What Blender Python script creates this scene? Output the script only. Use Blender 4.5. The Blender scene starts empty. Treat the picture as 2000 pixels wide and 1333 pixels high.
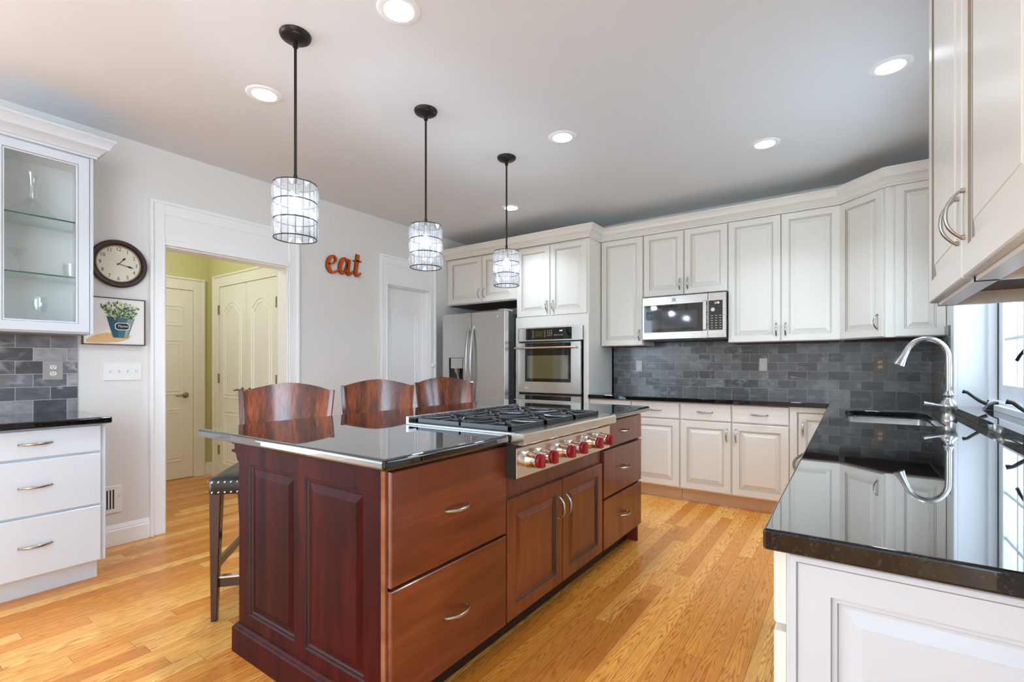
import bpy, bmesh, math, random
from mathutils import Vector, Matrix
random.seed(7)
S = bpy.context.scene
COL = S.collection
PI = math.pi
R = math.radians

# ------------------------------------------------------------------ camera, world, lights, exposure
cam = bpy.data.cameras.new('camera')
cam_ob = bpy.data.objects.new('camera', cam)
COL.objects.link(cam_ob)
cam_ob.location = (0, 0, 1.20)
cam_ob.rotation_euler = (R(90), 0, R(35.05))
cam.sensor_width = 36
cam.lens = 36 * 940 / 2000
cam.shift_y = 47.5 / 2000
cam.clip_start = 0.02
S.camera = cam_ob

world = bpy.data.worlds.new('daylight')
S.world = world
world.use_nodes = True
wb = world.node_tree.nodes['Background']
wb.inputs['Color'].default_value = (0.86, 0.95, 1.0, 1)
wb.inputs['Strength'].default_value = 5.4

S.view_settings.view_transform = 'Standard'
S.view_settings.look = 'None'
S.view_settings.exposure = 0.54
S.view_settings.gamma = 1.0
S.view_settings.use_curve_mapping = False
S.view_settings.use_white_balance = True          # camera white balance
S.view_settings.white_balance_temperature = 5600
S.view_settings.white_balance_tint = 6
S.cycles.use_denoising = True
S.cycles.max_bounces = 12
S.cycles.diffuse_bounces = 6
S.cycles.glossy_bounces = 6
S.cycles.transmission_bounces = 8
S.cycles.transparent_max_bounces = 24
S.cycles.sample_clamp_indirect = 6
S.cycles.caustics_reflective = False
S.cycles.caustics_refractive = False
S.cycles.blur_glossy = 0.5

CAN_POWER = 5.6      # each recessed ceiling can
PENDANT_POWER = 14.0   # each pendant bulb
HALL_POWER = 12.0

# ------------------------------------------------------------------ mesh helpers
class B:
    def __init__(s):
        s.v = []; s.f = []; s.m = []
    def add(s, vs, fs, mi=0):
        o = len(s.v)
        s.v += [Vector(p) for p in vs]
        for f in fs:
            s.f.append([o + i for i in f]); s.m.append(mi)
        return s
    def box(s, x0, x1, y0, y1, z0, z1, mi=0):
        x0, x1 = min(x0, x1), max(x0, x1); y0, y1 = min(y0, y1), max(y0, y1); z0, z1 = min(z0, z1), max(z0, z1)
        return s.add([(x0, y0, z0), (x1, y0, z0), (x1, y1, z0), (x0, y1, z0), (x0, y0, z1), (x1, y0, z1), (x1, y1, z1), (x0, y1, z1)],
                     [(0, 3, 2, 1), (4, 5, 6, 7), (0, 1, 5, 4), (1, 2, 6, 5), (2, 3, 7, 6), (3, 0, 4, 7)], mi)
    def rings(s, rings, close0=True, close1=True, mi=0, mis=None, closed=True):
        """bridge rings of equal length"""
        o = len(s.v); n = len(rings[0])
        for r in rings: s.v += [Vector(p) for p in r]
        for k in range(len(rings) - 1):
            for i in range(n if closed else n - 1):
                j = (i + 1) % n
                s.f.append([o + k * n + i, o + k * n + j, o + (k + 1) * n + j, o + (k + 1) * n + i])
                s.m.append(mis[k] if mis else mi)
        if close0: s.f.append([o + i for i in range(n)][::-1]); s.m.append(mis[0] if mis else mi)
        if close1: s.f.append([o + (len(rings) - 1) * n + i for i in range(n)]); s.m.append(mis[-1] if mis else mi)
        return s
    def tube(s, pts, r, n=12, mi=0, sq=(1, 1), up=None, caps=True):
        pts = [Vector(p) for p in pts]; m = len(pts)
        rad = r if isinstance(r, (list, tuple)) else [r] * m
        rings = []; ref = Vector(up) if up else None
        for i in range(m):
            t = (pts[min(i + 1, m - 1)] - pts[max(i - 1, 0)]).normalized()
            if ref is None:
                ref = Vector((0, 0, 1)) if abs(t.z) < .9 else Vector((1, 0, 0))
            a = (ref - t * ref.dot(t)).normalized(); b = t.cross(a)
            if up is None: ref = a
            rings.append([pts[i] + (a * math.cos(2 * PI * k / n) * sq[0] + b * math.sin(2 * PI * k / n) * sq[1]) * rad[i] for k in range(n)])
        return s.rings(rings, caps, caps, mi)
    def lathe(s, prof, c=(0, 0, 0), n=32, axis='z', mi=0, caps=False, arc=2 * PI):
        rings = []
        for r, h in prof:
            ring = []
            for k in range(n):
                a = 2 * PI * k / n; x, y = r * math.cos(a), r * math.sin(a)
                p = {'z': (x, y, h), 'x': (h, x, y), 'y': (y, h, x)}[axis]
                ring.append(Vector(p) + Vector(c))
            rings.append(ring)
        return s.rings(rings, caps, caps, mi)
    def prism(s, poly, vec, mi=0):
        vec = Vector(vec); n = len(poly)
        a = [Vector(p) for p in poly]; b = [p + vec for p in a]
        return s.rings([a, b], True, True, mi)
    def sweep(s, path, prof, frame, closed=False, mi=0, mis=None):
        """path: list of points; frame(i) -> (out axis, up axis) mitred; prof list of (o,u)"""
        rings = []
        for i, p in enumerate(path):
            o, u = frame(i)
            rings.append([Vector(p) + o * a + u * b for a, b in prof])
        if closed: rings.append(rings[0])
        return s.rings(rings, not closed, not closed, mi)
    def xform(s, M):
        s.v = [M @ p for p in s.v]; return s

def root_loc(o):
    v = Vector((0, 0, 0))
    while o is not None:
        v = v + Vector(o.location); o = o.parent
    return v

def obj(name, b, mats, parent=None, local=False, smooth=None, bevel=None, keep=False, recalc=True, weld=False):
    me = bpy.data.meshes.new(name)
    vs = b.v
    off = Vector((0, 0, 0))
    if parent is not None and not local: off = root_loc(parent)
    elif parent is None and not keep and not local:
        mn = Vector([min(p[i] for p in vs) for i in range(3)]); mx = Vector([max(p[i] for p in vs) for i in range(3)])
        off = Vector(((mn.x + mx.x) / 2, (mn.y + mx.y) / 2, mn.z))
    me.from_pydata([tuple(p - off) for p in vs], [], b.f)
    if not isinstance(mats, (list, tuple)): mats = [mats]
    for m in mats: me.materials.append(m)
    me.polygons.foreach_set('material_index', b.m)
    if recalc or weld:
        bm = bmesh.new(); bm.from_mesh(me)
        if weld: bmesh.ops.remove_doubles(bm, verts=bm.verts, dist=1e-5)
        bmesh.ops.recalc_face_normals(bm, faces=bm.faces)
        bm.to_mesh(me); bm.free()
    if smooth:
        me.polygons.foreach_set('use_smooth', [True] * len(me.polygons))
        me.set_sharp_from_angle(angle=R(smooth))
    me.update()
    o = bpy.data.objects.new(name, me); COL.objects.link(o)
    if parent is not None: o.parent = parent
    elif not local: o.location = off
    if bevel:
        md = o.modifiers.new('bevel', 'BEVEL'); md.width = bevel[0]; md.segments = bevel[1]
        md.limit_method = 'ANGLE'; md.angle_limit = R(40)
        if bevel[1] > 1:
            me.polygons.foreach_set('use_smooth', [True] * len(me.polygons)); me.set_sharp_from_angle(angle=R(40)); md.harden_normals = True
    return o

def tag(o, label, cat, group=None):
    o['label'] = label; o['category'] = cat
    if group: o['group'] = group
    return o
def struct(o, label=None):
    o['kind'] = 'structure'
    if label: o['label'] = label
    return o
def thing(name, label, cat, loc=(0, 0, 0), rz=0, group=None):
    o = bpy.data.objects.new(name, None); COL.objects.link(o)
    o.empty_display_size = .05
    o.location = loc; o.rotation_euler = (0, 0, rz)
    return tag(o, label, cat, group)
def kids(o): return [c for c in bpy.data.objects if c.parent == o]
def copy_tree(o, parent=None, cache=None):
    c = o.copy(); COL.objects.link(c)
    if parent is not None: c.parent = parent
    for ch in kids(o): copy_tree(ch, c)
    return c

def tri_poly(outer, holes, to3, depth_vec, mi=0):
    """extruded polygon with holes; to3 maps (a,b) to 3D"""
    bm = bmesh.new(); edges = []
    for loop in [outer] + list(holes):
        vs = [bm.verts.new(to3(*p)) for p in loop]
        for i in range(len(vs)): edges.append(bm.edges.new((vs[i], vs[(i + 1) % len(vs)])))
    bmesh.ops.triangle_fill(bm, use_beauty=True, use_dissolve=True, edges=edges)
    r = bmesh.ops.extrude_face_region(bm, geom=bm.faces[:])
    bmesh.ops.translate(bm, vec=Vector(depth_vec), verts=[g for g in r['geom'] if isinstance(g, bmesh.types.BMVert)])
    bmesh.ops.recalc_face_normals(bm, faces=bm.faces)
    bm.verts.index_update()
    b = B(); b.add([v.co.copy() for v in bm.verts], [[v.index for v in f.verts] for f in bm.faces], mi)
    bm.free(); return b

def text_b(body, size, to3, depth=.001, align='CENTER', shear=0.0, extrude=True, mi=0):
    cu = bpy.data.curves.new('lettering', 'FONT'); cu.body = body; cu.size = size; cu.align_x = align; cu.align_y = 'CENTER'; cu.shear = shear
    cu.extrude = depth / 2 if extrude else 0
    cu.resolution_u = 3
    t = bpy.data.objects.new('lettering', cu); COL.objects.link(t)
    dg = bpy.context.evaluated_depsgraph_get(); dg.update()
    me = bpy.data.meshes.new_from_object(t.evaluated_get(dg))
    b = B(); b.add([to3(v.co.x, v.co.y, v.co.z) for v in me.vertices], [list(p.vertices) for p in me.polygons], mi)
    bpy.data.objects.remove(t); bpy.data.curves.remove(cu); bpy.data.meshes.remove(me)
    return b

# ------------------------------------------------------------------ material helpers
class G:
    """tiny node graph builder"""
    def __init__(s, name):
        s.m = bpy.data.materials.new(name); s.m.use_nodes = True
        s.nt = s.m.node_tree; s.p = s.nt.nodes['Principled BSDF']; s.out = s.nt.nodes['Material Output']
    def n(s, t, ins=None, **props):
        nd = s.nt.nodes.new(t)
        for k, v in props.items(): setattr(nd, k, v)
        for k, v in (ins or {}).items():
            if isinstance(v, bpy.types.NodeSocket): s.nt.links.new(v, nd.inputs[k])
            elif v is not None: nd.inputs[k].default_value = v
        return nd
    def mth(s, op, a, b=None, c=None):
        return s.n('ShaderNodeMath', {0: a, 1: b, 2: c}, operation=op).outputs[0]
    def sep(s, v):
        nd = s.n('ShaderNodeSeparateXYZ', {0: v}); return nd.outputs[0], nd.outputs[1], nd.outputs[2]
    def comb(s, x, y, z): return s.n('ShaderNodeCombineXYZ', {0: x, 1: y, 2: z}).outputs[0]
    def coord(s): return s.n('ShaderNodeTexCoord').outputs['Object']
    def noise(s, v, scale, detail=3, rough=.5, dist=0, dims='3D'):
        return s.n('ShaderNodeTexNoise', {'Vector': v, 'Scale': scale, 'Detail': detail, 'Roughness': rough, 'Distortion': dist}).outputs[0]
    def white(s, v): return s.n('ShaderNodeTexWhiteNoise', {'Vector': v}).outputs[0]
    def mapr(s, v, sc=(1, 1, 1), loc=(0, 0, 0), rot=(0, 0, 0)):
        return s.n('ShaderNodeMapping', {'Vector': v, 'Scale': sc, 'Location': loc, 'Rotation': rot}).outputs[0]
    def ramp(s, f, stops):
        nd = s.n('ShaderNodeValToRGB', {0: f}); e = nd.color_ramp.elements
        while len(e) > 1: e.remove(e[-1])
        e[0].position = stops[0][0]; e[0].color = stops[0][1] + (1,)
        for p, c in stops[1:]:
            x = e.new(p); x.color = c + (1,)
        return nd.outputs[0]
    def mix(s, f, a, b, mode='MIX'):
        nd = s.n('ShaderNodeMix', data_type='RGBA', blend_type=mode)
        for k, v in ((0, f), (6, a), (7, b)):
            if isinstance(v, bpy.types.NodeSocket): s.nt.links.new(v, nd.inputs[k])
            else: nd.inputs[k].default_value = v if k == 0 else tuple(v) + (1,)
        return nd.outputs[2]
    def bump(s, h, strength=.2, dist=.002):
        nd = s.n('ShaderNodeBump', {'Height': h, 'Strength': strength, 'Distance': dist})
        s.nt.links.new(nd.outputs[0], s.p.inputs['Normal'])
    def set(s, **k):
        for key, v in k.items():
            i = s.p.inputs[key.replace('_', ' ')]
            if isinstance(v, bpy.types.NodeSocket): s.nt.links.new(v, i)
            elif isinstance(v, tuple) and len(v) == 3: i.default_value = v + (1,)
            else: i.default_value = v
        return s.m

def srgb(r, g, b):
    f = lambda c: (c / 255 / 12.92) if c / 255 <= .04045 else ((c / 255 + .055) / 1.055) ** 2.4
    return (f(r), f(g), f(b))
def plain(name, col, rough=.5, metal=0.0, spec=.5, coat=0.0):
    g = G(name); g.set(Base_Color=col, Roughness=rough, Metallic=metal, Specular_IOR_Level=spec)
    if coat: g.set(Coat_Weight=coat, Coat_Roughness=.05)
    return g.m
def paint(name, col, rough=.35, var=.03, scale=3.0):
    g = G(name); n = g.noise(g.coord(), scale, 2)
    c = g.mix(n, tuple(x * (1 - var) for x in col), tuple(min(1, x * (1 + var)) for x in col))
    g.set(Base_Color=c, Roughness=rough); return g.m
def emit(name, col, strength):
    g = G(name); g.set(Base_Color=(0.9, 0.9, 0.9), Emission_Color=col, Emission_Strength=strength); return g.m
def steel(name, col, rough=.28, axis='x'):
    g = G(name)
    sc = {'x': (2, 150, 150), 'z': (150, 150, 2), 'y': (150, 2, 150)}[axis]
    n = g.noise(g.mapr(g.coord(), sc), 1.0, 2)
    g.set(Base_Color=g.mix(n, tuple(c * .9 for c in col), col), Metallic=1.0, Roughness=g.mth('MULTIPLY_ADD', n, .12, rough - .05))
    return g.m
def clear(name, tint=(1, 1, 1), ior=1.5, rough=0.0, diffuse=0.0, gain=1.0):
    g = G(name); g.nt.nodes.remove(g.p)
    geo = g.n('ShaderNodeNewGeometry')
    cs = g.mth('ABSOLUTE', g.n('ShaderNodeVectorMath', {0: geo.outputs['Normal'], 1: geo.outputs['Incoming']}, operation='DOT_PRODUCT').outputs['Value'])
    f0 = ((ior - 1) / (ior + 1)) ** 2
    fr = g.mth('MULTIPLY_ADD', g.mth('POWER', g.mth('SUBTRACT', 1, cs), 5), 1 - f0, f0)
    if gain != 1.0: fr = g.mth('MULTIPLY', fr, gain)
    tr = g.n('ShaderNodeBsdfTransparent', {'Color': tint + (1,)}).outputs[0]
    gl = g.n('ShaderNodeBsdfGlossy', {'Color': (1, 1, 1, 1), 'Roughness': rough}).outputs[0]
    a = g.n('ShaderNodeMixShader', {0: fr, 1: tr, 2: gl}).outputs[0]
    if diffuse:
        d = g.n('ShaderNodeBsdfTranslucent', {'Color': (1, 1, 1, 1)}).outputs[0]
        d2 = g.n('ShaderNodeBsdfDiffuse', {'Color': (.95, .97, 1, 1)}).outputs[0]
        d = g.n('ShaderNodeMixShader', {0: .5, 1: d, 2: d2}).outputs[0]
        a = g.n('ShaderNodeMixShader', {0: diffuse, 1: a, 2: d}).outputs[0]
    g.nt.links.new(a, g.out.inputs['Surface']); return g.m

def wood(name, dark, mid, light, axis='z', rough=.3, coat=.3, scale=1.0, contrast=1.0, stretch=.9, dist=.8):
    g = G(name); c = g.coord()
    st = {'z': (9, 9, stretch), 'y': (9, stretch, 9), 'x': (stretch, 9, 9)}[axis]
    v = g.mapr(c, tuple(x * scale for x in st))
    big = g.noise(v, 1.3, 4, .55, dist)
    fine = g.noise(g.mapr(c, tuple(x * scale * 12 for x in st)), 1.0, 2)
    blotch = g.noise(c, 2.2, 2)
    f = g.mth('ADD', g.mth('MULTIPLY', big, .6), g.mth('ADD', g.mth('MULTIPLY', fine, .15), g.mth('MULTIPLY', blotch, .25)))
    f = g.mth('MULTIPLY_ADD', g.mth('SUBTRACT', f, .5), contrast, .5)
    col = g.ramp(f, [(.28, dark), (.5, mid), (.72, light)])
    g.set(Base_Color=col, Roughness=rough, Coat_Weight=coat, Coat_Roughness=.12, Specular_IOR_Level=.06 if coat < .1 else .5); return g.m

def floor_mat():
    g = G('oak_planks'); x, y, z = g.sep(g.coord())
    W, L = .0825, 1.25
    row = g.mth('FLOOR', g.mth('DIVIDE', x, W))
    rr = g.white(g.comb(row, 3.1, 0))
    yy = g.mth('ADD', y, g.mth('MULTIPLY', rr, 9.7))
    seg = g.mth('FLOOR', g.mth('DIVIDE', yy, L))
    idn = g.n('ShaderNodeTexWhiteNoise', {'Vector': g.comb(row, seg, 1.7)})
    idv = idn.outputs[0]
    idc = g.sep(idn.outputs[1])
    fx = g.mth('FRACT', g.mth('DIVIDE', x, W)); fy = g.mth('FRACT', g.mth('DIVIDE', yy, L))
    ex = g.mth('MULTIPLY', g.mth('MINIMUM', fx, g.mth('SUBTRACT', 1, fx)), W)
    ey = g.mth('MULTIPLY', g.mth('MINIMUM', fy, g.mth('SUBTRACT', 1, fy)), L)
    gap = g.mth('LESS_THAN', g.mth('MINIMUM', ex, ey), .0009)
    # cathedral grain: distorted rings in stretched plank space
    px = g.mth('MULTIPLY', g.mth('SUBTRACT', fx, g.mth('ADD', .2, g.mth('MULTIPLY', idc[0], .6))), W)
    py = g.mth('ADD', y, g.mth('MULTIPLY', idv, 37.0))
    v = g.comb(g.mth('MULTIPLY', px, 16), g.mth('MULTIPLY', py, 1.1), g.mth('MULTIPLY', idv, 50))
    warp = g.noise(v, 1.6, 3, .5)
    par = g.mth('ADD', g.mth('MULTIPLY', g.mth('MULTIPLY', px, px), 900), g.mth('MULTIPLY', py, 2.2))
    ring = g.mth('SINE', g.mth('MULTIPLY', g.mth('ADD', par, g.mth('MULTIPLY', warp, 3.0)), 19.0))
    ring = g.mth('POWER', g.mth('MULTIPLY_ADD', ring, .5, .5), 3.5)
    pore = g.noise(g.comb(g.mth('MULTIPLY', x, 420), g.mth('MULTIPLY', y, 9), 0), 1.0, 2)
    base = g.ramp(idv, [(0.0, srgb(202, 128, 44)), (.35, srgb(222, 150, 58)), (.7, srgb(234, 166, 74)), (1.0, srgb(242, 188, 100))])
    col = g.mix(g.mth('MULTIPLY', ring, .72), base, srgb(160, 86, 28))
    col = g.mix(g.mth('MULTIPLY', g.mth('GREATER_THAN', pore, .58), .32), col, srgb(150, 85, 32))
    col = g.mix(g.mth('MULTIPLY', gap, .75), col, srgb(92, 48, 18))
    g.set(Base_Color=col, Roughness=.24, Specular_IOR_Level=.45)
    return g.m

def granite_mat():
    g = G('black_granite'); c = g.coord()
    n = g.n('ShaderNodeTexVoronoi', {'Vector': c, 'Scale': 260.0})
    sp = g.mth('GREATER_THAN', g.white(n.outputs['Position']), .86)
    n2 = g.noise(c, 90, 3)
    f = g.mth('MULTIPLY', sp, g.mth('GREATER_THAN', n2, .45))
    col = g.mix(f, (.005, .005, .0055), (.018, .018, .02))
    g.nt.nodes.remove(g.p)
    geo = g.n('ShaderNodeNewGeometry')
    cs = g.mth('ABSOLUTE', g.n('ShaderNodeVectorMath', {0: geo.outputs['Normal'], 1: geo.outputs['Incoming']}, operation='DOT_PRODUCT').outputs['Value'])
    fr = g.mth('MULTIPLY_ADD', g.mth('POWER', g.mth('SUBTRACT', 1, cs), 2.2), .92, .025)      # polish: weak head-on, strong at grazing angles
    d = g.n('ShaderNodeBsdfDiffuse', {'Color': col}).outputs[0]
    gl = g.n('ShaderNodeBsdfGlossy', {'Color': (1, 1, 1, 1), 'Roughness': .025}).outputs[0]
    g.nt.links.new(g.n('ShaderNodeMixShader', {0: fr, 1: d, 2: gl}).outputs[0], g.out.inputs['Surface'])
    return g.m

def tile_mat(name, axis, off, tint=(1, 1, 1)):
    g = G(name); x, y, z = g.sep(g.coord())
    a = x if axis == 'x' else y
    a = g.mth('ADD', a, off)
    W, H = .1525, .0785
    zz = g.mth('SUBTRACT', z, .912)
    row = g.mth('FLOOR', g.mth('DIVIDE', zz, H))
    sh = g.mth('MULTIPLY', g.mth('MODULO', g.mth('ADD', row, 20), 2), .5)
    ax = g.mth('ADD', g.mth('DIVIDE', a, W), sh)
    colm = g.mth('FLOOR', ax)
    idn = g.n('ShaderNodeTexWhiteNoise', {'Vector': g.comb(row, colm, 4.2)})
    idv = idn.outputs[0]
    fx = g.mth('FRACT', ax); fz = g.mth('FRACT', g.mth('DIVIDE', zz, H))
    ex = g.mth('MULTIPLY', g.mth('MINIMUM', fx, g.mth('SUBTRACT', 1, fx)), W)
    ez = g.mth('MULTIPLY', g.mth('MINIMUM', fz, g.mth('SUBTRACT', 1, fz)), H)
    e = g.mth('MINIMUM', ex, ez)
    grout = g.mth('LESS_THAN', e, .0013)
    v = g.comb(g.mth('ADD', a, g.mth('MULTIPLY', idv, 31)), g.mth('MULTIPLY', z, 1.6), g.mth('MULTIPLY', idv, 17))
    v = g.mapr(v, rot=(0, 0, .5))
    cl = g.noise(g.mapr(v, (1, 1, 1.6)), 11, 5, .62, .6)
    vein = g.noise(g.mapr(v, (1, 1, 1.5)), 4.5, 3, .5, .5)
    vmask = g.mth('MULTIPLY', g.mth('MAXIMUM', 0, g.mth('SUBTRACT', g.noise(v, 6, 2), .42)), 4)
    vein = g.mth('SUBTRACT', 1, g.mth('MINIMUM', 1, g.mth('MULTIPLY', g.mth('ABSOLUTE', g.mth('SUBTRACT', vein, .5)), 16)))
    vein = g.mth('MULTIPLY', vein, g.mth('MINIMUM', vmask, 1))
    t = lambda r_, g_, b_: tuple(p * q for p, q in zip(srgb(r_, g_, b_), tint))
    base = g.ramp(g.mth('ADD', g.mth('MULTIPLY', idv, .62), g.mth('MULTIPLY', cl, .55)), [(.1, t(66, 66, 68)), (.45, t(98, 98, 100)), (.8, t(140, 140, 141)), (1, t(176, 174, 172))])
    col = g.mix(g.mth('MULTIPLY', vein, .55), base, t(214, 213, 210))
    col = g.mix(g.mth('MULTIPLY', grout, .9), col, t(205, 202, 196))
    g.set(Base_Color=col, Roughness=.22)
    return g.m

M = {}
M['wall'] = paint('wall_paint', srgb(229, 227, 223), .6, .01)
M['ceil'] = paint('ceiling_paint', srgb(227, 230, 232), .7, .01)
M['hallwall'] = paint('yellow_green_paint', srgb(208, 202, 146), .6, .02)
M['trim'] = paint('white_trim_paint', srgb(246, 247, 247), .3, .006)
M['halltrim'] = paint('warm_white_door_paint', srgb(238, 234, 220), .3, .006)
M['cab'] = paint('cream_cabinet_paint', srgb(231, 227, 217), .28, .008)
M['glaze'] = plain('tan_glaze_line', srgb(132, 120, 104), .4)
M['wcab'] = paint('white_cabinet_paint', srgb(214, 221, 229), .28, .006)
M['inside'] = paint('white_cabinet_interior', (.90, .90, .90), .4, .005)
M['wglaze'] = plain('grey_glaze_line', srgb(150, 150, 154), .4)
M['gap'] = plain('dark_gap', (.012, .011, .01), .8)
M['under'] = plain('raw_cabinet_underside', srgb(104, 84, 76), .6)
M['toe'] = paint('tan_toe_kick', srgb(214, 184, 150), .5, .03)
M['floor'] = floor_mat()
M['granite'] = granite_mat()
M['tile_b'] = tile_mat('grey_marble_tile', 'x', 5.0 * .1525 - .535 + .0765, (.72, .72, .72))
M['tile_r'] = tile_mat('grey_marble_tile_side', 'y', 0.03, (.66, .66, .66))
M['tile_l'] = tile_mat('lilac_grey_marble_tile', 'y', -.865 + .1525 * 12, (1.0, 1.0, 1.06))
ch = (srgb(70, 28, 13), srgb(108, 50, 24), srgb(140, 74, 40))
M['cherry_v'] = wood('cherry_wood_vertical', *ch, 'z', .3, .35)
M['cherry_y'] = wood('cherry_wood_lengthwise', *ch, 'y', .3, .35)
rd = (srgb(30, 6, 4), srgb(56, 13, 9), srgb(80, 24, 17))
M['cherry_end'] = wood('red_cherry_wood', *rd, 'z', .45, .0, 1.0, 1.3)
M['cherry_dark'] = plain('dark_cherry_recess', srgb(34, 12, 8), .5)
M['edge'] = wood('pale_cherry_edge', srgb(110, 66, 40), srgb(140, 90, 60), srgb(160, 112, 80), 'x', .5, 0)  # paler cherry for the narrow strip at the end panel's corner
M['rosewood'] = wood('striped_rosewood_veneer', srgb(38, 11, 5), srgb(96, 38, 12), srgb(156, 76, 24), 'z', .18, .6, 1.5, 2.0, .14, .15)
M['darkwood'] = wood('dark_mahogany', srgb(30, 12, 9), srgb(52, 22, 16), srgb(70, 32, 22), 'z', .25, .4)
M['steel'] = steel('brushed_steel', (.50, .49, .475), .26, 'x')
M['steel_v'] = steel('brushed_steel_vertical', (.60, .58, .55), .3, 'z')
M['steel_y'] = steel('floor_tinted_steel_lengthwise', (.88, .81, .70), .17, 'y')  # warm tint puts the floor's reflection into the steel colour
M['chrome'] = plain('satin_nickel', (.47, .455, .43), .26, 1.0)
M['brightchrome'] = plain('polished_steel', (.78, .78, .78), .1, 1.0)
M['brass'] = plain('aged_brass', srgb(150, 140, 110), .3, 1.0)
M['iron'] = plain('cast_iron', (.028, .029, .033), .3)
M['blackglass'] = plain('black_glass', (.006, .006, .007), .04, 0, .6)
M['ovenglass'] = plain('reflection_tinted_glass', (.26, .26, .21), .07, .85)  # greenish room reflection put into the oven window's colour
M['black'] = plain('black_plastic', (.015, .015, .016), .4)
M['red'] = plain('red_knob', srgb(140, 13, 27), .35, 0, .4, .1)
M['bronze'] = plain('oil_rubbed_bronze', (.03, .026, .024), .35, .7)
M['leather'] = plain('black_leather', (.012, .013, .018), .3)
M['nail'] = plain('nickel_nailhead', (.8, .78, .74), .2, 1.0)
M['white'] = plain('white_plastic', srgb(238, 238, 236), .35)
M['plate'] = plain('brushed_plate', srgb(172, 170, 166), .35, .5)
M['bplate'] = plain('bronze_plate', srgb(120, 108, 96), .4, .5)
M['ivory'] = plain('ivory_outlet', srgb(226, 214, 188), .4)
M['glass'] = clear('clear_glass', (.985, .995, .99), 1.5)
M['ware'] = clear('glassware', (.97, .98, .98), 1.6, 0, 0, 2.0)
M['shelfglass'] = clear('green_tinted_glass', (.88, .95, .93), 1.5)
M['shelfedge'] = plain('dark_teal_glass_edge', srgb(44, 84, 82), .15)
M['crystal'] = clear('cut_crystal', (.93, .94, .95), 1.55, .02, .05, 1.8)
M['bulb'] = emit('lit_bulb', (1, .97, .92), 22.0)
M['lens'] = emit('lit_can_lens', (1, .98, .95), 9.0)
M['display'] = emit('lit_display', (.75, .8, 1.0), 2.0)
M['orange'] = wood('rusted_orange_metal', srgb(150, 62, 18), srgb(196, 84, 22), srgb(212, 102, 40), 'z', .4, 0, 3.0)
M['orange_edge'] = plain('dark_rust_edge', srgb(78, 34, 18), .5)
M['clockwood'] = plain('dark_clock_frame', srgb(52, 26, 26), .3)
M['clockface'] = paint('cream_clock_face', srgb(232, 228, 208), .5, .02)
M['gold'] = plain('pale_gold_ring', srgb(190, 175, 140), .3, .6)
M['ink'] = plain('black_ink', (.02, .02, .02), .5)
M['canvas'] = plain('white_canvas', srgb(238, 236, 232), .7)

# ------------------------------------------------------------------ room dimensions
XL, XR, YB, ZC = -4.015, .535, 4.95, 2.74
YR = -3.2                      # rear end of the room, behind the camera
XH, YH = -5.78, 2.43           # hallway corner

# ------------------------------------------------------------------ the setting
b = B().box(XH - .15, XR + .15, YR, YB + .15, -.06, 0)
struct(obj('floor', b, M['floor'], keep=True), 'honey oak plank floor')
b = B().box(XH - .15, XR + .15, YR, YB + .15, ZC, ZC + .1)
struct(obj('ceiling', b, M['ceil'], keep=True), 'white painted ceiling')
# left wall: unseen opening added behind the camera for daylight, then two seen ones (main opening 1.39-2.32, pantry 3.41-4.04, both 2.06 high)
out = [(YR, 0), (-3.15, 0), (-3.15, 2.62), (-.15, 2.62), (-.15, 0), (1.39, 0), (1.39, 2.06), (2.32, 2.06), (2.32, 0), (3.41, 0), (3.41, 2.06), (4.04, 2.06), (4.04, 0), (YB, 0), (YB, ZC), (YR, ZC)]
b = tri_poly(out, [], lambda a, c: (XL, a, c), (-.15, 0, 0))
struct(obj('wall_left', b, M['wall'], keep=True), 'pale grey wall with a cased opening and a pantry door')
b = B().box(XL - .15, XR + .15, YB, YB + .15, 0, ZC)
struct(obj('wall_back', b, M['wall'], keep=True), 'back wall behind the white cabinets')
WY0, WY1, WZ0, WZ1 = 2.45, 3.94, .914, 2.25
b = tri_poly([(-1.1, 0), (YB, 0), (YB, ZC), (-1.1, ZC)], [[(WY0, WZ0), (WY1, WZ0), (WY1, WZ1), (WY0, WZ1)]], lambda a, c: (XR, a, c), (.15, 0, 0))  # stops early, leaving an added unseen opening that lets daylight in
struct(obj('wall_right', b, M['wall'], keep=True), 'right wall with the window over the sink')
b = B().box(XL - .15, XR + .15, YR - .15, YR, 0, ZC)
struct(obj('wall_rear', b, M['wall'], keep=True), 'pale grey rear wall behind the camera')
# hallway
b = B().box(XH - .15, XH, .2, YH + .15, 0, ZC)
struct(obj('wall_hall_left', b, M['hallwall'], keep=True), 'yellow-green hallway wall')
b = B().box(XH, XL - .15, YH, YH + .15, 0, ZC)
struct(obj('wall_hall_back', b, M['hallwall'], keep=True), 'yellow-green hallway wall with closet doors')
b = B().box(XH - .15, XL - .15, .05, .2, 0, ZC)
struct(obj('wall_hall_front', b, M['hallwall'], keep=True))
b = B().box(XL - .95, XL - .15, 3.3, 4.2, 0, 2.3)
# pantry closet back (behind the closed door)
struct(obj('wall_pantry', B().box(XL - .2, XL - .15, 3.3, 4.2, 0, 2.3), M['wall'], keep=True))

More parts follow.
